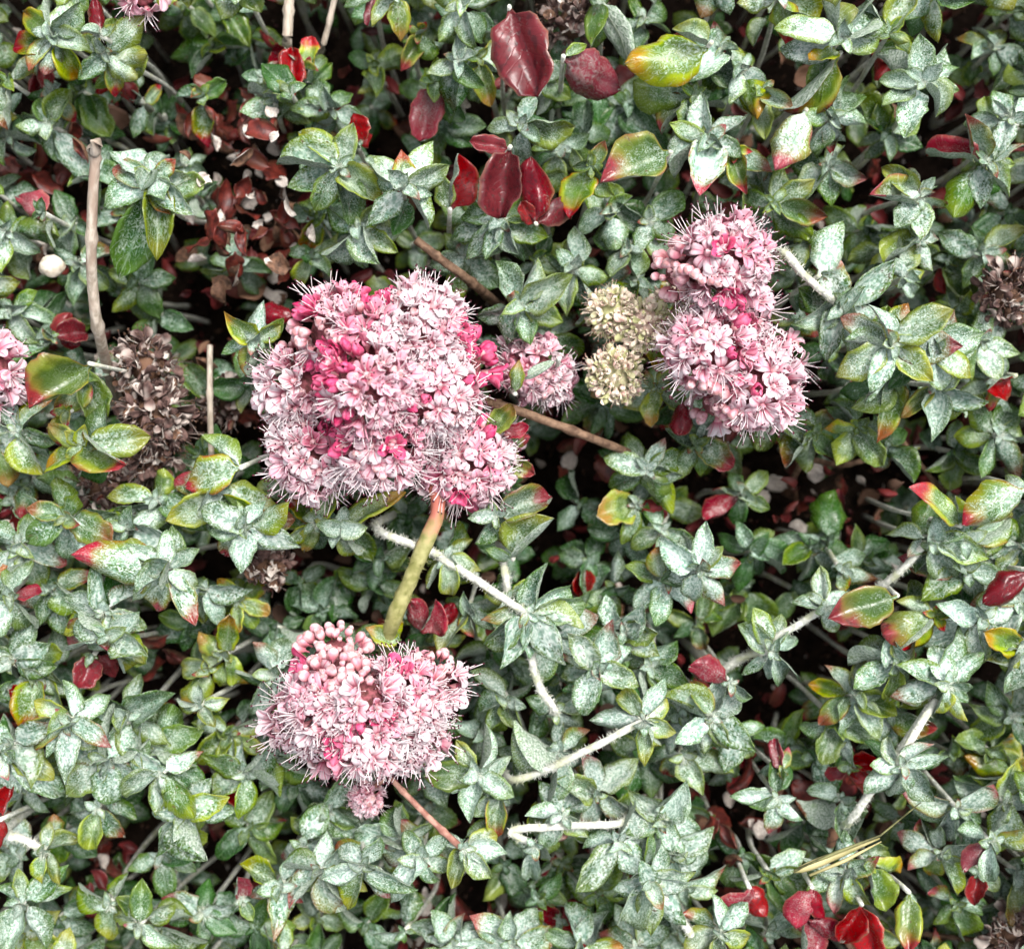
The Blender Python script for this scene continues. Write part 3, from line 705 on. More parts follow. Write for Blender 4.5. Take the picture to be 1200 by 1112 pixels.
 (595,820,40,'170/38F/.9 215/46f/.9 120/40f 60/36f', None), (650,835,42,'340/46F/.75 30/34F 200/36f', 'pale sprig on the kinked white woolly stem', '', [(621,763,46),(631,803,46),(648,828,45)]),
 (655,880,42,'200/50F/.8 150/50F 100/52F/.7 40/42F 330/40F 260/40F',),
 (754,844,50,'180/52F/.75 88/42Y/.6 20/36Y 330/40Y/.7 300/44F 230/36Y 50/34Y', 'woolly yellowish rosette at the end of straight pale stem', '', [(594,911,42),(634,904,46),(690,878,49)]),
 (758,885,28,'120/52d/1.0 30/40d 200/40d 80/40d', None), (800,840,36,'190/40f 250/44f 60/46F 110/44F 20/44f',),
 (560,905,44,'175/56g/1.0 235/44Y 290/48F/.6 100/60F/.8 30/36F 330/34F 150/44F', None), (583,925,42,'92/56Y/.75 130/40F 60/40F',),
 (564,858,34,'110/44f/.9 200/36f 30/34d 290/36f', None), (500,900,36,'60/40f 120/40f 0/40f 330/36f',), (520,870,28,'60/40d 150/40d 300/36d',),
 (600,780,26,'160/36d 90/40d 30/34d 230/36d',), (575,770,24,'120/36d 200/36d 40/36d',), (620,870,36,'20/40F 100/46F 160/40f 290/36f',),
 # lower left
 (130,745,48,'172/64t/.75 145/40F 75/46Y/.8 20/46F 320/40F 220/46F 40/44Y', None), (110,768,42,'110/34r/1.2 60/28r', None), (15,775,42,'340/46F 20/46f 200/40f 290/44F', None),
 (8,808,40,'20/36R/.7 60/34r 120/40f', None), (45,790,40,'90/56g/.9 150/50f 30/46f 60/52Y', None),
 (83,843,48,'158/64t/.8 85/58F/.7 20/46F/.75 330/50F 50/46F 200/50Y/.8 120/40F 270/40F', 'frosted sprig with yellow leaf ending in red tip'),
 (15,870,46,'210/40F 330/52F/.7 90/46F 60/50F', None), (5,890,46,'35/74F/.62 10/50Y 80/44F', None), (0,960,46,'280/34R/.8 90/34R/.8', 'bright red leaf pair with felted neighbours by the white stub', 'n'),
 (53,997,42,'60/36Y/.6 100/30Y 330/32Y 280/28Y', 'small woolly tuft on a short white stub', '', [(8,972,40),(28,983,42)]),
 (30,920,36,'60/40f 120/44F 200/40f 330/36f',), (25,1000,34,'200/46F 150/50f 90/44f 250/44F',),
 (125,890,44,'140/56F/.95 90/60F/1.0 40/50F 200/52F 260/54F 310/56F 350/46f', None), (150,840,42,'20/56F/.8 330/52f 70/56F 120/50F 200/50f 280/44f', None),
 (180,875,40,'340/50d/.9 20/48f 60/48g/.9 300/46f 120/44F', None), (190,905,46,'45/54g/.85 150/44F 200/46F 330/44F 100/46F', None),
 (115,945,40,'100/48g/.95 60/40f 150/40f 20/36f', None), (214,950,44,'120/62F/.8 85/60F/.9 55/62F/.85 20/52F/.8 180/46F 230/46F 310/46F 340/50Y', None),
 (190,1000,32,'80/50f/.8 30/44f 150/44f 0/40d', None), (85,930,28,'160/36d 60/40d 300/34d',), (75,970,24,'30/40d 100/38d 330/40d',),
 (234,826,44,'180/28Y/1.1 275/26F/1.0 0/28Y 98/30F 225/20Y 50/24Y', 'tiny bright yellowish rosette beside a black gap'), (262,768,40,'280/44y/.7 225/30y', None), (245,785,36,'20/40y/.8 120/40y 180/36Y 300/36y', None),
 (270,860,36,'30/44y/.6 330/40Y 90/46g 140/44g 200/40f', None), (288,905,38,'310/46f 250/46F 20/48f 80/46f 150/46F 200/44f', None), (320,885,36,'330/46f 60/48f/.9 110/40f 20/46g 270/44f', None),
 (320,790,40,'290/46F/.9 240/40F 60/46F 160/44f 110/50F', None), (345,915,30,'80/48d 30/46d 120/44d 200/40d',), (290,970,28,'0/44d 60/44d 140/40d 230/40d 310/40d',),
 (27,1058,42,'318/54f/.7 352/50f/.75 260/40f 60/54f/.8 130/40f 200/40f 100/46f', None), (25,1095,36,'20/50y 330/44Y 80/40y 150/40g', None), (70,1075,30,'30/40d 330/40d 90/40d',),
 (165,1082,40,'275/44G/.8 200/34g 40/40f 330/36f', None), (130,1058,38,'100/44Y/1.1 200/40f 30/34f 300/36f', None), (185,1085,36,'20/50f/.7 90/44f 330/40d', None),
 (240,1068,34,'340/46f 200/46f 90/40f 270/40d 30/40d', None), (284,1052,40,'262/30p/1.0 60/24f', None), (330,1035,42,'150/46F/.8 200/46Y 90/54F/.8 50/46Y 10/40F 300/40F', None),
 (375,1020,42,'60/46F/.75 20/44Y 130/44F 200/44F 330/40F 280/36F', None), (355,990,38,'20/46F 80/44Y 150/44f 300/40F',), (300,1085,30,'0/40d 90/40d 200/40d 290/40d',),
 (258,912,34,'40/34R 120/30r 270/30d', None), (385,950,36,'40/46f 100/46f 160/40f 300/40f',), (425,965,34,'60/48f 120/46f 10/46f 200/40d',),
 # lower middle
 (470,985,40,'190/50F 30/40F 110/46g/.9 330/40f 260/36f', None), (494,1005,46,'130/60F/.7 75/44F/.7 185/62F/.6 230/36F 320/40F 30/34F', None), (427,1012,46,'60/52F/.7 110/56Y/.75 160/46F 20/56F/.55 220/40F 300/34F', None),
 (544,992,46,'105/46Y/.75 50/40F 150/36Y 350/36Y 10/40F 200/34F', None), (627,990,44,'95/42F/.75 190/34F 350/34F 140/24F', 'pale leaves hanging from straight horizontal white stem', '', [(734,960,42),(680,967,44),(600,973,44)]),
 (660,955,44,'230/40F 300/46F 40/40F 120/40F 180/40F', None), (700,930,40,'200/46f 260/50F 320/50F 30/46F 100/40F 150/40F', None), (725,985,44,'130/54F/.75 160/40F 60/46F 300/40F 20/50F/.8', None),
 (775,960,42,'220/48f/.8 300/46F 20/48F/.9 60/46F 120/48F 160/44f', None), (761,1032,50,'118/66F/.8/0 85/64F/.8/0 50/62F/.85 160/40F 350/50F 10/36F 300/46F', 'large pale drooping leaves on a thick white stem at grass husk side', '', [(812,1098,42),(790,1064,47)]),
 (790,1000,42,'330/46F 20/46F 90/40F 250/40F',), (660,1010,24,'30/56G 350/50G 80/50d 150/44d', None), (475,1090,36,'262/46f/1.1 180/34d 0/34d', None),
 (430,1080,26,'200/40d 300/36d 60/40d',), (530,1108,38,'200/46F 290/40F 240/40f 330/44F 0/44F', None), (600,1105,40,'270/40F/1.0 210/46F 320/44F 180/50F 0/50F', None), (680,1112,38,'260/46F 310/46F 200/46f 350/40Y', None),
 (745,1108,34,'240/40f 300/46Y 200/44f 330/36f', None), (630,1050,30,'80/50f/.8 20/36d 150/36d 310/40d', None), (700,1050,30,'280/44g 330/40g 200/36f 60/40G', None),
 (655,1075,28,'40/40R 330/34r 200/30r', None), (620,1045,26,'310/44r 60/36R', None), (590,1010,26,'60/40d 120/40g 200/36d',),
 # lower right
 (967,712,44,'268/46F/.85 200/30F 230/24F 330/36F 60/34F', 'small felted rosette at the tip of long pale stem', '', [(838,788,36),(905,750,42)]),
 (904,762,44,'330/34F/.8 50/52F/.85 100/46F 135/40F/.6 250/46F 215/40F 290/36F', None, '', [(836,788,36),(870,770,41)]),
 (1090,632,46,'200/50F/.8 140/30F 330/50F 20/60F/.8 60/50f', None, '', [(1000,705,34),(1047,676,42)]),
 (820,667,48,'358/52F/.7 272/46F/.8 45/52F/.75 110/50F/.8 160/50F/.8 210/50F 315/36F 240/40F', 'star-shaped white felted rosette beside a deep black gap'),
 (870,580,26,'250/32f/.9 315/34f/.9 190/30f/1.0 25/34f 145/48p/.6 100/34d', None), (880,645,26,'25/48d/1.0 90/52d/.8 195/44d 320/36g/1.0 240/36d', None),
 (870,690,12,'60/60d/1.1 120/54d',), (970,632,28,'275/46G/1.1 200/30d 30/40d', None), (950,640,24,'330/36d 90/44d 30/44d 200/40d 150/36d', None), (1010,655,26,'20/44d 90/44d 150/44d 260/40d 320/44d', None),
 (985,668,38,'15/46F/.85 80/30f', None), (1126,616,50,'222/62e/.85', 'green leaf with pinkish red corner beside the red-blotched felted leaf', 'n'),
 (1205,572,52,'150/84t/.95/3 200/30F', 'large felted leaf blotched bright red at its tip', 'n'), (1130,632,46,'345/74Y/.7 0/66F/.6 170/46f', None), (1200,640,44,'200/60F/.8 150/60Y/.8 110/44F', None),
 (1130,665,44,'185/64t/.8 150/50f 60/46F 20/46f', None), (1205,668,50,'145/60r/.7', 'narrow wine-red leaf among felted leaves under the red-blotched one', 'n'),
 (1052,698,48,'162/82e/.98/4', 'green leaf with purple tip at the end of pale stem', 'n'), (1095,720,44,'170/56e/.95 140/52o/.9 200/40Y', None), (1150,725,46,'200/50F 150/56F 100/54F 60/50F 340/50F 290/46F', None),
 (1190,700,42,'120/54F 60/40F 170/50F 200/46f', None), (1195,755,44,'160/46Y 200/50y/.8 110/50F', None),
 (855,800,44,'195/44p/.95 30/24f', None), (833,840,44,'35/52F/.85 100/46F 200/50F 150/46F 290/40F 330/46F 250/46f 60/40g', None), (865,860,38,'60/36f 110/40F 170/40f 340/36f', None), (800,885,36,'60/46F 120/44f 20/46f 180/40f',),
 (1108,803,48,'60/36Y/.7 20/38F 100/32Y 320/50F/.8 260/50F 290/56F 215/50F 170/54F', 'woolly cream-centred rosette crowning the straight white stem'),
 (1057,898,48,'142/50F/.95/0 48/52F/.95/0 235/30F/.7 300/36F/.7 345/44F/.6 100/36F 190/30F', 'felted leaf pair clasping the straight white woolly stem', '', [(985,968,38),(1018,932,44),(1096,820,46),(1057,884,48)]),
 (1050,780,44,'200/46F 150/46F 100/40g 250/40F 300/46Y 340/40F', None), (1000,815,40,'190/40y/.8 150/46g 110/46F 60/44F 20/46g 290/44Y 330/40F 240/40F', None),
 (980,845,38,'110/46g/.9 70/44F/.6 160/40f 20/40d', None), (1040,830,36,'120/46f 80/40f 20/46g',), (994,898,38,'30/28R/1.0 350/30R 150/26r', None),
 (924,875,28,'280/46G/.9 200/36d 30/40d', None), (955,885,32,'85/42d/1.1 20/40d 170/36g 320/36d', None), (985,935,36,'200/36F 150/46f 90/44f 30/30F', None),
 (910,934,42,'180/40F/.7 92/46F/.75 42/40F/.75 275/40f/.7 150/24f', None), (915,905,40,'265/30p/.7 290/24e', None),
 (1060,960,30,'30/40g 100/40d 330/40d 200/36f',), (990,1020,42,'200/50F/.6 260/40F 60/46Y 100/50F/.8 330/40f 20/40g 150/46F', None), (1015,1012,42,'75/50g/.9 30/46y/.8 140/40Y', None),
 (1065,1045,44,'100/56o/.8 60/30g', 'yellow-green leaf with red downward tip near the wine-red leaves', 'n'), (1101,1000,40,'270/30F/1.0 200/40F 100/40y 60/46Y 20/40F 340/40F 150/36F', None),
 (1160,985,44,'20/54y/1.0 200/36F 90/46F 300/46F 130/46p/.6', None), (1120,945,42,'190/60t/.7 20/46f 330/50F 60/46F 100/40F 160/46F', None), (1175,940,40,'20/40F 200/50F 100/46f 300/44Y',),
 (1118,1058,36,'70/46g/1.0 200/34f 0/34f 140/34g', None), (1145,1020,38,'100/36R/.9 40/40F', None), (1175,1055,32,'250/46f/.7 300/46f/.7 20/40d 150/40f 80/44f', None), (1190,1020,36,'100/50y/1.1 30/40Y', None),
 (878,1040,42,'95/60p/.95 60/40R', 'dull reddish felted leaf among the wine-red leaves', 'n'), (952,1040,44,'110/48p/1.1/10 60/36r', 'rounded wine-red leaf beside dark litter', 'n'), (945,1075,42,'95/54p/1.0 40/46p/.9', None, 'n'), (1010,1060,44,'75/56R/1.1 120/46R', 'bright red crumpled leaf among the wine-red leaves', 'n'),
 (1185,838,36,'195/44f/.9 230/50f 140/46f 290/46f 330/40f 60/40d', None), (1160,880,32,'200/44g 110/40d 30/44y 300/40g', None), (1110,880,30,'0/36G 60/44g 150/36d', None), (1190,905,34,'200/50y 160/46g 110/44F 260/40y',),
 (800,1040,40,'350/50F/.8 10/36F', None), (843,1091,46,'20/40Y 200/44Y 260/36F 310/40F 80/40Y 140/40Y', 'cream woolly bud rosette by the dull reddish leaf'), (870,1000,30,'60/44d 120/40G 200/40d', None), (900,1020,36,'60/46G/.9 20/46f 330/40F 150/40G', None),
 (900,1090,34,'320/40f 30/44f/1.0 200/40f',), (1150,1100,30,'200/40d 300/40d 20/36p',), (1060,1105,28,'200/40y 300/30d',),
 (945,965,24,'40/40d 150/40d 270/40d',), (835,960,20,'60/40d 200/40d',),(855,905,22,'60/36R 200/40d 330/36r',), (930,690,10,'0/40d 120/40d',),
]
for row in SPRIGS:
    x, y, z, spec = row[:4]
    lab = row[4] if len(row) > 4 else None
    flag = row[5] if len(row) > 5 else ''
    stem = row[6] if len(row) > 6 else None
    n = 'n' in flag
    sprig(x, y, z, spec, inner=not n, lower=not n, label=lab, stem=stem, rad=4.9 if stem else None, name=kind_name(x, y, z, [l[2] for l in parse(spec)], n))

# low shaded sprigs that fill the mat between the traced ones
taken = [(r_[0], r_[1]) for r_ in SPRIGS]
fr = random.Random(5); nfill = 0
for tries in range(6000):
    x, y = fr.uniform(-25, 1225), fr.uniform(-25, 1137)
    if min((x - a) ** 2 + (y - b) ** 2 for a, b in taken) < 40 ** 2: continue
    if any((x - a) ** 2 + (y - b) ** 2 < r_ * r_ for a, b, r_ in HOLES): continue
    taken.append((x, y)); nfill += 1
    k = fr.randint(5, 7); a0 = fr.uniform(0, 360)
    spec = ' '.join('%.0f/%.0f%s' % ((a0 + 360 * i / k + fr.uniform(-18, 18)) % 360, fr.uniform(26, 40), fr.choice('ddffgfY' if fr.random() < .6 else 'ddg')) for i in range(k))
    ins = 0 < x < 1200 and 0 < y < 1112
    sprig(x, y, fr.uniform(20, 36), spec, lower=False, look='low shaded leaf sprig', name='low_sprig')
    if nfill >= 60: break

# deep undergrowth too shaded and crowded to count, running on beyond the picture
def undergrowth():
    rg = random.Random(77); V, F, MI, UV, COL = [], [], [], [], []
    srcs = [leaf_mesh('undergrowth_blade', hw=.34, bend=b_, cup=c_, nu=7, nv=5, seed=9) for b_, c_ in ((.1, .1), (.3, -.1), (.2, .2))]
    data = [([v.co.copy() for v in m.vertices], [tuple(p.vertices) for p in m.polygons], [p.material_index for p in m.polygons],
             {vi: m.uv_layers[0].data[li].uv[:] for p in m.polygons for vi, li in zip(p.vertices, p.loop_indices)}) for m in srcs]
    def clump(x, y, z, k, ln, kinds):
        c = at(x, y, z); g = Vector((c.x + rg.uniform(-.004, .004), c.y + rg.uniform(-.004, .004), gz(c.x, c.y)))
        v, f = tube_data([g, g.lerp(c, .5) + Vector((rg.uniform(-.003, .003), rg.uniform(-.003, .003), 0)), c], [.0006] * 3, 5, len(V), rng=rg)
        for q in v: V.append(q); UV.append((.5, .5)); COL.append(tint('d', rg))
        F.extend(f); MI.extend([2] * len(f))
        a0 = rg.uniform(0, 6.28)
        for i in range(k):
            L = plen(rg.uniform(*ln), z); t = tint(rg.choice(kinds), rg)
            Mx = Matrix.Translation(c - Vector((0, 0, rg.uniform(0, .012)))) @ Euler((R(rg.gauss(0, 24)), -R(rg.uniform(-22, 40)), a0 + 2.4 * i)).to_matrix().to_4x4() @ Matrix.Diagonal((L, L * rg.uniform(.8, 1.05), L, 1))
            vs_, fs_, ms_, uv_ = rg.choice(data); b0 = len(V)
            for q_, q in enumerate(vs_): V.append(Mx @ q); UV.append(uv_[q_]); COL.append(t)
            for f_ in fs_: F.append(tuple(b0 + i_ for i_ in f_))
            MI.extend(ms_)
    spots = []
    for tr in range(9000):
        x, y = rg.uniform(-330, 1530), rg.uniform(-330, 1440)
        out = x < -30 or x > 1230 or y < -30 or y > 1142
        if any((x - a) ** 2 + (y - b) ** 2 < (40 if out else 62) ** 2 for a, b in spots): continue
        if not out and any((x - a) ** 2 + (y - b) ** 2 < (r_ * .9) ** 2 for a, b, r_ in HOLES): continue
        spots.append((x, y))
        w_ = at(x, y, 0)
        if out: clump(x, y, rg.uniform(.022, .058), 10, (32, 58), 'dfFgffYY')
        else: clump(x, y, max(gz(w_.x, w_.y) + .006, rg.uniform(-.02, .010)), 6, (30, 46), 'dddg')
    for m in srcs: bpy.data.meshes.remove(m)
    o = obj('undergrowth', mesh('undergrowth', V, F, [M_LEAFS, M_UNDER, M_WOOL], mi=MI, uv=UV, col=COL))
    o['kind'] = 'stuff'; tag(o, 'deep shaded undergrowth of small grey-green leaves', 'foliage')
undergrowth()

name_pending()

# ------------------------------------------------------------------ flowers
def tepal_mesh(kind, k):
    rg = random.Random(900 + k)
    prof = {'open': [(.10, -.1), (.30, .22), (.58, .42), (.86, .48), (1.05, .40)],
            'flat': [(.10, -.1), (.28, .16), (.58, .25), (.88, .24), (1.10, .14)],
            'cup': [(.10, -.1), (.28, .25), (.44, .55), (.60, .82), (.78, .98)],
            'shut': [(.10, -.1), (.30, .20), (.36, .50), (.30, .80), (.14, 1.0)]}[kind]
    ws = [.09, .20, .31, .33, .13]
    path = smooth_path([Vector((a, 0, b)) for a, b in prof], 2)
    wp = smooth_path([Vector((w, 0, 0)) for w in ws], 2)
    nv = 5; V, UV, F = [], [], []; n = len(path)
    cupf = .35 if kind != 'shut' else .9
    for sd_ in (1, -1):
        for i, p in enumerate(path):
            t = (path[min(i + 1, n - 1)] - path[max(i - 1, 0)]).normalized(); nr = Vector((-t.z, 0, t.x))
            for j in range(nv):
                q = 2 * j / (nv - 1) - 1; w = wp[i].x * (.85 if kind == 'shut' else 1)
                V.append(p + Vector((0, q * w, 0)) + nr * (cupf * w * q * q + .04 * math.sin(5 * i / n + q * 2 + k) * i / n + sd_ * .014) + Vector((0, 0, 0)))
                UV.append((i / (n - 1), j / (nv - 1)))
    N = n * nv
    for i in range(n - 1):
        for j in range(nv - 1):
            a = i * nv + j
            F.append((a, a + nv, a + nv + 1, a + 1)); F.append((N + a, N + a + 1, N + a + nv + 1, N + a + nv))
        for j in (0, nv - 1):
            a = i * nv + j; f = (a, N + a, N + a + nv, a + nv); F.append(f if j == 0 else f[::-1])
    a = (n - 1) * nv
    F.append(tuple([a + j for j in range(nv - 1, -1, -1)] + [N + a + j for j in range(nv)]))
    return mesh('tepal', V, F, [M_TEPAL], uv=UV)
TEPAL = {k: [tepal_mesh(k, i) for i in range(3)] for k in ('open', 'flat', 'cup', 'shut')}

def stamen_mesh(k, spread, length, n=9, rad=.026):
    rg = random.Random(700 + k); V, F, MI = [], [], []
    for i in range(n):
        an = 2 * math.pi * (i + rg.uniform(-.3, .3)) / n; sp = spread * rg.uniform(.3, 1.5); L = length * rg.uniform(.55, 1.12)
        d = Vector((math.cos(an), math.sin(an), 0))
        pts = [d * .08 + Vector((0, 0, .02)), d * (.1 + sp * .35) + Vector((rg.uniform(-.14, .14), rg.uniform(-.14, .14), L * .5)), d * (.1 + sp * .95) + Vector((0, 0, L))]
        v, f = tube_data(smooth_path(pts, 2), [rad * 1.2, rad * 1.1, rad, rad * .9, rad * .8], 3, len(V), rng=rg)
        V += v; F += f; MI += [0] * len(f)
        tipp = pts[-1]; b0 = len(V); ax = Vector((rg.uniform(-1, 1), rg.uniform(-1, 1), rg.uniform(-.3, .3))).normalized()
        pa = ax.cross(Vector((0, 0, 1))).normalized(); pb = ax.cross(pa)
        V += [tipp + ax * .095, tipp - ax * .095]
        for q in range(5):
            V.append(tipp + (pa * math.cos(q * 1.2566) + pb * math.sin(q * 1.2566)) * .064)
        for q in range(5):
            F.append((b0, b0 + 2 + q, b0 + 2 + (q + 1) % 5)); F.append((b0 + 1, b0 + 2 + (q + 1) % 5, b0 + 2 + q)); MI += [1, 1]
    return mesh('stamens', V, F, [M_FILAMENT, M_ANTHER], mi=MI)
STAMEN = [stamen_mesh(i, s_, l_) for i, (s_, l_) in enumerate(((.55, 1.55), (.7, 1.7), (.42, 1.8), (.8, 1.4), (.9, 1.5)))]

def lathe(name, prof, mats, sides=10, lobes=0, lob=0.0):
    V, F = [], []
    for r_, z in prof:
        for k in range(sides):
            a = 2 * math.pi * k / sides; q = r_ * (1 + lob * math.cos(lobes * a)); V.append((q * math.cos(a), q * math.sin(a), z))
    for i in range(len(prof) - 1):
        for k in range(sides):
            F.append((i * sides + k, i * sides + (k + 1) % sides, (i + 1) * sides + (k + 1) % sides, (i + 1) * sides + k))
    F.append(tuple(range(sides - 1, -1, -1))); F.append(tuple((len(prof) - 1) * sides + k for k in range(sides)))
    return mesh(name, V, F, mats)
CUP = lathe('floret_cup', [(.05, -.75), (.09, -.3), (.20, -.08), (.27, .12), (.20, .20), (.17, .30), (.11, .42), (.03, .48)], [M_BUD], 9, 3, .12)
BUD = [lathe('bud', [(.06, -.9), (.08, -.55), (.30, -.38), (.46, -.05), (.47, .25), (.36, .52), (.18, .66), (.04, .72)], [M_BUD], 18, l_, .15) for l_ in (3, 6)]
def swap(me, mats):
    m = me.copy()
    for i in range(len(m.materials)): m.materials[i] = mats[min(i, len(mats) - 1)]
    return m
CREAM_T = [swap(m, [M_CREAM]) for m in TEPAL['shut'] + TEPAL['shut'] + TEPAL['cup']]
CREAM_C, CREAM_S = swap(CUP, [M_CREAM]), [swap(m, [M_CREAM, M_PINKSTALK]) for m in STAMEN]
DEAD_T = [swap(m, [M_DEADPETAL]) for m in TEPAL['cup'] + TEPAL['shut'] + TEPAL['open']]
DEAD_C, DEAD_S = swap(CUP, [M_DEADPETAL]), [swap(m, [M_DEADPETAL, M_DRY_BROWN]) for m in STAMEN]

HOT = [(422,401),(391,420),(376,452),(425,337),(447,347),(558,385),(569,437),(385,517),(498,471),(572,494),(473,525),(563,551),(551,582),(351,364),(400,405),(380,436),(395,505),(566,410),
       (431,837),(422,860),(396,880),(478,783),(362,778),(440,845),(857,421),(851,297),(877,452),(867,361),(865,352),(2,435),(8,425),(410,430),(385,408),(430,412),(365,445)]
WHITE = [(340,455,48),(500,365,55),(380,565,50),(515,500,40),(545,560,38),(330,500,35),(530,400,40),(820,420,35),(905,450,45),(470,870,55),(370,870,45),(390,800,35),(520,840,40),(845,330,35)]
BUDZ = [(788,315,36),(392,742,52),(350,745,30),(517,765,24),(362,393,24),(348,402,16),(835,475,22)]

def rot_to(n, rg):
    q = Vector((0, 0, 1)).rotation_difference(n)
    return (q.to_matrix().to_4x4() @ Matrix.Rotation(rg.uniform(0, 6.28), 4, 'Z')).to_euler()

def floret(root, loc, n, s_, rg, kind='open', hot=0.0, white=.5, style='pink'):
    cupm = {'pink': CUP, 'cream': CREAM_C, 'dead': DEAD_C}[style]
    f = obj('floret', cupm, root, loc, rot_to(n, rg), (s_, s_, s_))
    a0 = rg.uniform(0, 1)
    for k in range(6):
        if style == 'dead' and rg.random() < .25: continue
        me = rg.choice(TEPAL[kind]) if style == 'pink' else rg.choice(CREAM_T if style == 'cream' else DEAD_T)
        out = .92 if k % 2 else 1.06
        j = .6 if style == 'dead' else (.35 if style == 'cream' else .12)
        obj('tepal', me, f, (0, 0, 0), (rg.uniform(-j, j), rg.uniform(-.15 - j, .2 + j), a0 + k * math.pi / 3 + rg.uniform(-j, j)),
            (out * rg.uniform(.9, 1.08),) * 3, (min(1, max(0, hot + rg.uniform(-.1, .1))) if hot > 0 else 0, min(1, max(0, white + rg.uniform(-.2, .2))), 0, 1))
    if kind in ('open', 'flat', 'cup') and rg.random() < (.95 if style == 'pink' else .5):
        st = {'pink': STAMEN, 'cream': CREAM_S, 'dead': DEAD_S}[style]
        obj('stamens', rg.choice(st), f, (0, 0, 0), (0, 0, rg.uniform(0, 6)), (1, 1, 1.0 if kind != 'cup' else .85))
    return f

def blob(name, c, rx, rz, seed, mat, base):
    V, F = [], []; nu, nv = 9, 14
    for i in range(nu):
        th = math.pi * (i + .5) / nu
        for j in range(nv):
            a = 2 * math.pi * j / nv; d = Vector((math.sin(th) * math.cos(a), math.sin(th) * math.sin(a), math.cos(th)))
            k = 1 + .16 * mnoise.noise(d * 3 + Vector((seed, 0, 0)))
            V.append(c - base + Vector((d.x * rx * k, d.y * rx * k, d.z * rz * k)))
    for i in range(nu - 1):
        for j in range(nv): F.append((i * nv + j, (i + 1) * nv + j, (i + 1) * nv + (j + 1) % nv, i * nv + (j + 1) % nv))
    F.append(tuple(range(nv - 1, -1, -1))[::-1]); F.append(tuple((nu - 1) * nv + j for j in range(nv)))
    return name, V, F, mat

def px_of(p):
    s_ = K * (CAM_H - p.z) / (CAM_H - Z_REF); return p.x / s_ + 600, 556 - p.y / s_

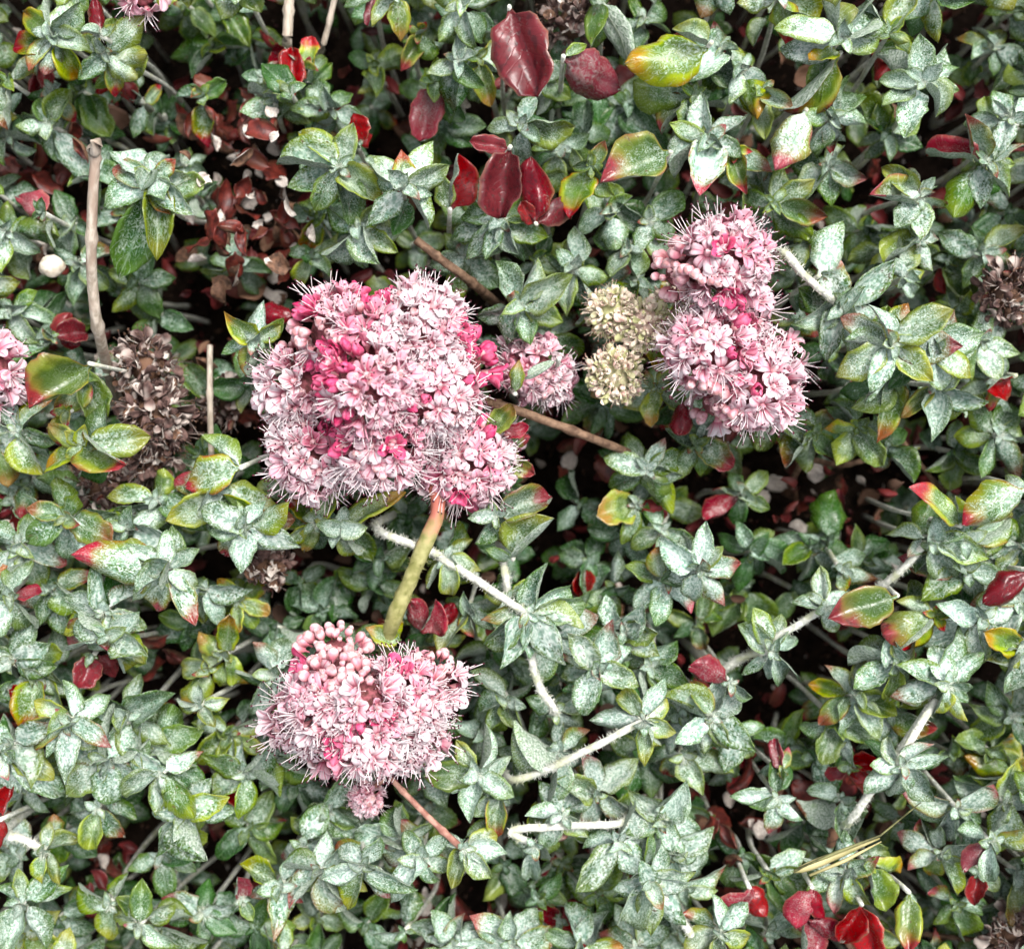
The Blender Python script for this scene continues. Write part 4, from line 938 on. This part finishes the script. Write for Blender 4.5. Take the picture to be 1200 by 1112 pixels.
def flower(label, heads, name='flower_head', style='pink', fpx=20, spacing=28.5, stalks=(), group=None, zsq=.78, maxpol=112, bracts=(), seed=1, cat='flower', dens=1.0):
    """heads: (x, y, centre height mm, radius px). Each head is a dome of florets on its receptacle"""
    rg = random.Random(seed)
    c0 = at(heads[0][0], heads[0][1], Zm(heads[0][2])); base = Vector((c0.x, c0.y, gz(c0.x, c0.y)))
    root = empty(name, base, label, cat, group)
    H = [(at(x, y, Zm(z)), plen(r_, Zm(z)), r_) for x, y, z, r_ in heads]
    for hi, (c, r_, rp) in enumerate(H):
        nm, V, F, mt = blob('receptacle', c, r_ * .55, r_ * .55 * zsq, seed * 7 + hi, {'pink': M_CORE, 'cream': M_CREAM, 'dead': M_DRY_BROWN}[style], base)
        obj('receptacle', mesh(nm, V, F, [mt]), root)
        tot = int(2 * math.pi * rp * rp * (1 - math.cos(R(maxpol))) * .86 / (spacing * spacing) * dens)
        ga = math.pi * (3 - 5 ** .5); off = rg.uniform(0, 6)
        for i in range(tot):
            cz = 1 - (1 - math.cos(R(maxpol))) * (i + .5) / tot
            sn = (1 - cz * cz) ** .5; a = off + i * ga
            d = Vector((sn * math.cos(a), sn * math.sin(a), cz)) + Vector([rg.uniform(-.07, .07) for _ in range(3)])
            d.normalize()
            p = c + Vector((d.x * r_, d.y * r_, d.z * r_ * zsq)) * .70
            if any(h != hi and ((p - c2) * 1.0).length < r2 * .52 for h, (c2, r2, _) in enumerate(H)): continue
            n = Vector((d.x, d.y, d.z / zsq)).normalized()
            pc = c + Vector((d.x * r_, d.y * r_, d.z * r_ * zsq)); X, Y = px_of(pc)
            fs = plen(fpx, p.z) * (rg.uniform(.85, 1.12) if style == 'pink' else rg.uniform(.6, 1.45))
            if style == 'pink' and any((X - a_) ** 2 + (Y - b_) ** 2 < q_ * q_ for a_, b_, q_ in BUDZ):
                for _ in range(5):
                    dd = (n + Vector([rg.uniform(-.55, .55) for _ in range(3)]) * .55).normalized()
                    bs = plen(11.5, p.z) * rg.uniform(.55, 1.25)
                    obj('bud', rg.choice(BUD), root, c + Vector((dd.x * r_, dd.y * r_, dd.z * r_ * zsq)) * rg.uniform(.86, .95) - base, rot_to((dd + n * .4).normalized(), rg), (bs,) * 3)
                continue
            hd = min((X - a_) ** 2 + (Y - b_) ** 2 for a_, b_ in HOT) ** .5
            wd = max([0] + [1 - ((X - a_) ** 2 + (Y - b_) ** 2) ** .5 / q_ for a_, b_, q_ in WHITE])
            hot = .95 if hd < 15 else (.5 if hd < 24 and rg.random() < .6 else (rg.uniform(.1, .35) if rg.random() < .2 else 0.0))
            kind = rg.choice(('shut', 'cup', 'shut')) if hot > .6 else rg.choice(('open', 'open', 'flat', 'open', 'cup', 'flat', 'cup'))
            if style != 'pink': kind = 'cup'
            floret(root, p - base, n, fs, rg, kind, hot, max(0, min(1, .58 + wd * .9 + rg.uniform(-.4, .4))), style)
            if style == 'pink' and rg.random() < .35:
                dd = (n + Vector([rg.uniform(-.3, .3) for _ in range(3)])).normalized(); bs = plen(11, p.z)
                obj('bud', rg.choice(BUD), root, c + Vector((dd.x * r_, dd.y * r_, dd.z * r_ * zsq)) * .82 - base, rot_to(dd, rg), (bs,) * 3)
    if style == 'dead':
        for hi, (c, r_, rp) in enumerate(H):
            for i in range(34):
                d = Vector((rg.gauss(0, 1), rg.gauss(0, 1), abs(rg.gauss(0, 1)) - .15)).normalized(); L = plen(rg.uniform(10, 21), c.z)
                obj('dry_bract', DRY[rg.choice((2, 6, 10, 3, 7, 11, 0, 2, 6, 10))], root, c + Vector((d.x * r_, d.y * r_, d.z * r_ * .8)) * rg.uniform(.55, .95) - base,
                    (rg.uniform(-1.5, 1.5), rg.uniform(-1.4, .4), rg.uniform(0, 6.3)), (L, L * rg.uniform(.7, 1.3), L))
    for pts, rp, mt in stalks:
        P = [at(x, y, Zm(z)) for x, y, z in pts]; sp = smooth_path(P, 6)
        stem_obj(root, base, sp, [plen(rp, .05) * (.92 + .10 * i / len(sp) + .05 * math.sin(i * .7)) for i in range(len(sp))], mt, 'stalk', 11, .2, fuzz=240 if rp > 8 else 0)
    for x, y, z, a, l, ch, pit in bracts:
        o = put_leaf(root, at(x, y, Zm(z)) - base, a, plen(l, Zm(z)), ch, rg, None, pit); o.name = 'bract'
    return root

flower('large round pink flower head with white stamens and hot pink centre',
    [(432,450,60,64),(396,388,54,58),(488,392,55,68),(356,452,50,56),(372,530,50,60),(445,520,56,60),(505,462,56,60),(430,400,58,50),(543,540,46,60),(575,520,42,34),(540,430,46,42)],
    stalks=[([(510,560,46),(513,598,48),(497,640,48),(476,690,47),(457,738,45),(452,770,34),(450,800,-2)], 9.5, M_STALK2), ([(437,458,50),(445,470,20),(440,475,-2)], 9, M_STALK)],
    bracts=[(585,520,44,-10,34,'e',20),(590,535,42,30,40,'o',15),(575,505,46,-50,34,'y',30),(590,510,46,-20,30,'p',10),(345,370,36,190,40,'r',20)], seed=3)
flower('pink flower head with pale round buds at the foot of the green stalk',
    [(392,822,54,60),(470,825,53,60),(430,860,55,50),(505,800,50,40),(392,775,50,46),(430,820,56,46),(350,845,46,40),(385,862,50,42),(480,862,50,44)],
    stalks=[([(430,840,40),(432,845,-2)], 8, M_STALK)],
    bracts=[(505,742,44,-80,40,'p',30),(495,740,44,-110,34,'p',40),(508,735,42,-50,34,'r',20),(455,755,44,-80,30,'y',40),(470,750,44,200,34,'y',40)], seed=5)
flower('three-lobed pink flower cluster with dark anthers beside a thick white stem',
    [(848,308,56,60),(800,318,52,36),(830,408,54,56),(885,455,52,54),(870,365,48,34),(915,420,46,28),(838,472,44,28)],
    stalks=[([(855,380,40),(860,390,15),(860,392,-2)], 8, M_STALK)], bracts=[(800,470,44,100,36,'r',30),(790,355,44,160,34,'y',10)], seed=7)
flower('small pale pink flower head half hidden under a pale green leaf', [(625,432,42,40),(645,445,40,30),(605,425,40,26)], fpx=16, spacing=24, stalks=[([(625,432,36),(622,430,-2)], 6, M_STALK)], seed=9)
flower('pink flower head with white stamens by the broad orange-margined leaf', [(-10,432,46,36),(-8,455,44,28)], stalks=[([(-12,432,40),(-12,430,-2)], 7, M_STALK)], seed=11)
flower('small pink flower head beside the yellow-edged frosted rosette', [(168,-6,46,24)], stalks=[([(168,-4,40),(168,-2,-2)], 6, M_STALK)], seed=13)
for i, (x, y, z, r_, l_) in enumerate([(718,365,44,30,'faded cream flower head, greenish and closed, beside the small red-edged bract'), (757,380,46,32,'faded cream flower head with pinkish petals touching the three-lobed pink flower cluster'),
                           (722,440,46,34,'faded cream flower head with pale tuft above the dark grey-green rosette'), (795,350,42,22,'faded cream flower head tucked under the pale pink buds')]):
    flower(l_, [(x, y, z, r_)], 'faded_flower_head', 'cream', 10, 13, stalks=[([(x, y, z - 6), (x, y + 4, -2)], 5, M_STALK)], seed=20 + i, group='faded cream flower heads',
           bracts=[(x + 10, y + 10, z - 6, fa, 40, ch, 10) for fa, ch in ((20 + 70 * i, 'y'), (150 + 40 * i, 'Y'), (260, 'y'))])
for i, (x, y, z, r_, l_) in enumerate([(172,430,38,36,'dried brown flower head under the foot of the bare grey twig'), (182,488,40,42,'dried brown flower head with pale curled petal tips'), (178,532,36,34,'dried brown flower head below the pale-tipped one'),
                           (122,575,36,34,'dark dried flower head beneath the glossy yellow-green leaves'), (672,28,36,34,'dark dried fluffy flower head beside the purplish red leaf'), (1178,345,40,36,'grey dried flower head beside the big frosted rosette'),
                           (1185,1090,36,28,'small dark dried flower head by the pale dull sprig'), (313,660,38,28,'rusty dried flower head under the pink-tipped felted sprig'), (345,490,30,26,'dried dark flower head tucked under the rim of the large round pink flower head'),(270,470,26,30,'dark dried flower head between two thin grey twigs')]):
    flower(l_, [(x, y, z, r_)], 'dried_flower_head', 'dead', 15, 22, stalks=[([(x, y, z - 6), (x + 3, y + 4, -2)], 4, M_BROWN)], seed=40 + i, group='dried flower heads')

# ------------------------------------------------------------------ twigs, stalks, husk, pebble
def twig(name, label, pts, r0, r1, mat, knots=True, cat='twig', extra=None):
    P = smooth_path([at(x, y, Zm(z)) for x, y, z in pts], 8)
    base = Vector((P[0].x, P[0].y, P[0].z)); n = len(P)
    root = empty(name, base, label, cat)
    rads = []
    for i in range(n):
        t = i / (n - 1); k = 1 + (.28 if knots and i % 11 == 7 else 0)
        rads.append(plen(r0 + (r1 - r0) * t, P[i].z) * k)
    stem_obj(root, base, P, rads, mat, 'shaft', 10, .10)
    return root, base
root, b = twig('bare_twig', 'long bare grey twig with blunt knobbed tip standing over the sprigs', [(140,480,8),(137,468,22),(118,400,44),(108,330,50),(108,250,54),(112,185,56),(113,172,56)], 7.0, 5.8, M_TWIG)
k_ = [(111,183,56), (110,176,57), (113,169,57.5), (115,166,57)]
stem_obj(root, b, [at(x, y, Zm(z)) for x, y, z in k_], [plen(5.8, .056), plen(8, .056), plen(8.5, .056), plen(4.5, .056)], M_TWIG, 'knob', 10, .25)
twig('short_brown_stick', 'short brown stick jutting from the large round pink flower head', [(545,465,40),(590,476,44),(650,497,44),(726,526,40),(740,533,20),(745,535,-2)], 6, 4.2, M_BROWN)
twig('brown_stick', 'brown stick with green sleeve behind the large round pink flower head', [(487,281,46),(515,303,45),(545,325,42),(575,350,30),(590,365,-2)], 5, 6, M_BROWN)
twig('thin_grey_twig', 'thin grey twig standing beside the dried brown flower heads', [(246,405,34),(246,470,36),(248,548,30),(249,560,-2)], 3.4, 3.6, M_TWIG)
twig('woody_stem', 'forked woody grey stem rising above the upright red leaf', [(340,-40,34),(338,20,36),(336,60,30),(336,80,-2)], 6, 6, M_TWIG)
twig('woody_stem', 'slender woody stem leaning beside the forked grey stem', [(398,-30,34),(385,30,34),(374,68,26),(370,80,-2)], 3.5, 3.5, M_TWIG)
twig('pink_dry_stalk', 'thin pink dry stalk running from the flower head with buds', [(455,908,46),(475,930,46),(510,965,46),(546,998,46)], 3.0, 4.2, M_PINKSTALK, cat='stalk')
twig('thin_brown_twig', 'thin brown twig crossing the dark gap under the big frosted rosette', [(1045,500,20),(1075,540,18),(1100,570,14),(1105,575,-2)], 3, 3, M_BROWN)
twig('thin_brown_twig', 'thin brown twig lying in the litter beside the wine-red leaves', [(1000,1090,20),(1070,1093,22),(1150,1102,22)], 3, 3, M_BROWN)
twig('thin_brown_twig', 'bent brown twig in the dark gap beside deep grey rosette', [(925,570,12),(945,540,18),(985,545,16),(1030,535,14)], 4, 3, M_BROWN)
twig('grey_stem', 'pale grey stem hanging under the red-blotched felted leaf', [(1095,628,40),(1060,660,38),(1040,690,26),(1035,695,-2)], 4, 4, M_WOOL)
flower('tiny pink bud tuft hanging beside the pink dry stalk', [(430,935,42,20)], 'bud_tuft', 'pink', 9, 13, stalks=[([(430,930,40),(448,912,44),(440,900,38)], 3.5, M_PINKSTALK), ([(430,938,38),(430,940,-2)], 2.5, M_PINKSTALK)], seed=61)

# grass husk with awn
def husk():
    a, b_, c = at(930, 1022, Zm(53)), at(1031, 982, Zm(52)), at(1079, 940, Zm(48))
    base = a.copy(); root = empty('grass_husk', base, 'tan grass husk with dark awn lying across felted sprigs', 'grass')
    d = (b_ - a); n = 12
    stem_obj(root, base, [a + d * (i / n) for i in range(n + 1)], [plen(.8 + 5.0 * math.sin(math.pi * min(1, (i / n) ** .6)) * (1 - .4 * i / n), .05) for i in range(n + 1)], M_HUSK, 'husk', 8, .05)
    off = Vector((0, plen(5, .05), .0008))
    stem_obj(root, base, [a + off * .4, a + d * .5 + off, b_ + off * .8, c], [plen(1.6, .05), plen(2.0, .05), plen(1.2, .05), plen(.6, .05)], M_AWN, 'awn', 6, 0)
    off = Vector((0, -plen(2, .05), .0012))
    stem_obj(root, base, [a + d * .15 + off * 2.4, a + d * .55 + off * 2.2, b_ + off], [plen(1.5, .05), plen(2.2, .05), plen(.6, .05)], M_HUSK, 'husk_edge', 6, 0)
husk()
def pebble():
    c = at(60, 312, Zm(40)); base = Vector((c.x, c.y, 0.0))
    V, F = [], []; nu, nv = 14, 20; r_ = plen(15, .036)
    for i in range(nu):
        th = math.pi * (i + .5) / nu
        for j in range(nv):
            a = 2 * math.pi * j / nv; d = Vector((math.sin(th) * math.cos(a), math.sin(th) * math.sin(a), math.cos(th)))
            k = 1 + .22 * mnoise.noise(d * 1.4 + Vector((5, 1, 2))) + .06 * mnoise.noise(d * 5); V.append(Vector((d.x * r_ * k, d.y * r_ * .84 * k, d.z * r_ * .7 * k)))
    for i in range(nu - 1):
        for j in range(nv): F.append((i * nv + j, (i + 1) * nv + j, (i + 1) * nv + (j + 1) % nv, i * nv + (j + 1) % nv))
    F.append(tuple(range(nv))); F.append(tuple((nu - 1) * nv + j for j in range(nv - 1, -1, -1)))
    o = obj('pebble', mesh('pebble', V, F, [M_PEBBLE]), None, c); tag(o, 'smooth cream pebble caught in the leaves beside the bare grey twig', 'pebble')
pebble()

# ------------------------------------------------------------------ dead leaves in the gaps
lr = random.Random(21)
for px_, py_, pr, n, zt in PATCH:
    for i in range(n):
        a = lr.uniform(0, 6.28); q = pr * lr.random() ** .5
        x, y = px_ + q * math.cos(a), py_ + q * math.sin(a)
        z = Zm(lr.uniform(4, zt + 8)); w_ = at(x, y, 0); z = max(z - .012 * (zt < 24), gz(w_.x, w_.y) + .002)
        ki = lr.choice((0, 1, 4, 5, 8, 9, 0, 1, 5, 2, 6, 3, 7)) if lr.random() < .9 else lr.choice((3, 7, 11))
        me = DRY[ki]; kind_ = ('curled dark red', 'curled dark red', 'curled brown', 'crumpled pale')[ki % 4]
        L = plen(lr.uniform(26, 48) * (.6 if ki % 4 == 3 else 1), z)
        o = obj('dead_leaf', me, None, at(x, y, z), (lr.uniform(-1.2, 1.2), lr.uniform(-.9, .5), lr.uniform(0, 6.28)), (L, L * lr.uniform(.8, 1.2), L))
        tag(o, '%s dead leaf %s' % (kind_, between(px_, py_)), 'dead leaf', 'dead leaves in the gaps of the mat')
# crumbs of litter over the soil
M_LIT_RED = simple_material('litter_red', (0.05, 0.007, 0.008), (0.20, 0.022, 0.022), 160, 0.5, bump=0.5, dist=0.0005, c3=(0.11, 0.035, 0.02), spec=0.4)
def crumbs():
    rg = random.Random(4); V, F, MI = [], [], []
    for i in range(5200):
        x, y = rg.uniform(-150, 1350), rg.uniform(-150, 1260)
        c = at(x, y, .004); c.z = gz(c.x, c.y) + rg.uniform(.0, .004); L = plen(rg.uniform(2, 7), .0); b0 = len(V)
        m = Matrix.Translation(c) @ Euler((rg.uniform(-1, 1), rg.uniform(-1, 1), rg.uniform(0, 6.3))).to_matrix().to_4x4()
        for p in ((-L, 0, 0), (0, L * .4, L * .2), (L, 0, 0), (0, -L * .4, L * .15), (0, 0, -L * .15)): V.append(m @ Vector(p))
        F += [(b0, b0 + 3, b0 + 2, b0 + 1), (b0, b0 + 1, b0 + 4), (b0 + 1, b0 + 2, b0 + 4), (b0 + 2, b0 + 3, b0 + 4), (b0 + 3, b0, b0 + 4)]
        MI += [rg.choice((0, 0, 0, 0, 0, 0, 0, 1, 1, 1, 1, 2))] * 5
    data = [([v.co.copy() for v in m.vertices], [tuple(p.vertices) for p in m.polygons], (1, 1, 0, 2)[k % 4]) for k, m in enumerate(DRY)]
    for i in range(1000):
        x, y = rg.uniform(-80, 1280), rg.uniform(-80, 1190); c = at(x, y, .0); c.z = max(gz(c.x, c.y) + .002, rg.uniform(-.03, .016)); L = plen(rg.uniform(18, 40), c.z)
        vs_, fs_, mi_ = data[rg.choice((0, 1, 4, 5, 8, 9, 0, 1, 4, 5, 8, 9, 2, 6, 10, 3))]; b0 = len(V)
        if mi_ == 2: L *= .5
        m = Matrix.Translation(c) @ Euler((rg.uniform(-1.2, 1.2), rg.uniform(-.9, .6), rg.uniform(0, 6.3))).to_matrix().to_4x4() @ Matrix.Diagonal((L, L, L, 1))
        V.extend(m @ q for q in vs_); F.extend(tuple(b0 + a for a in f) for f in fs_); MI.extend([mi_] * len(fs_))
    o = obj('leaf_litter', mesh('leaf_litter', V, F, [M_DRY_BROWN, M_LIT_RED, M_DRY_PALE], mi=MI)); o['kind'] = 'stuff'
    tag(o, 'crumbs of dead leaf scattered over dark soil', 'litter')
crumbs()
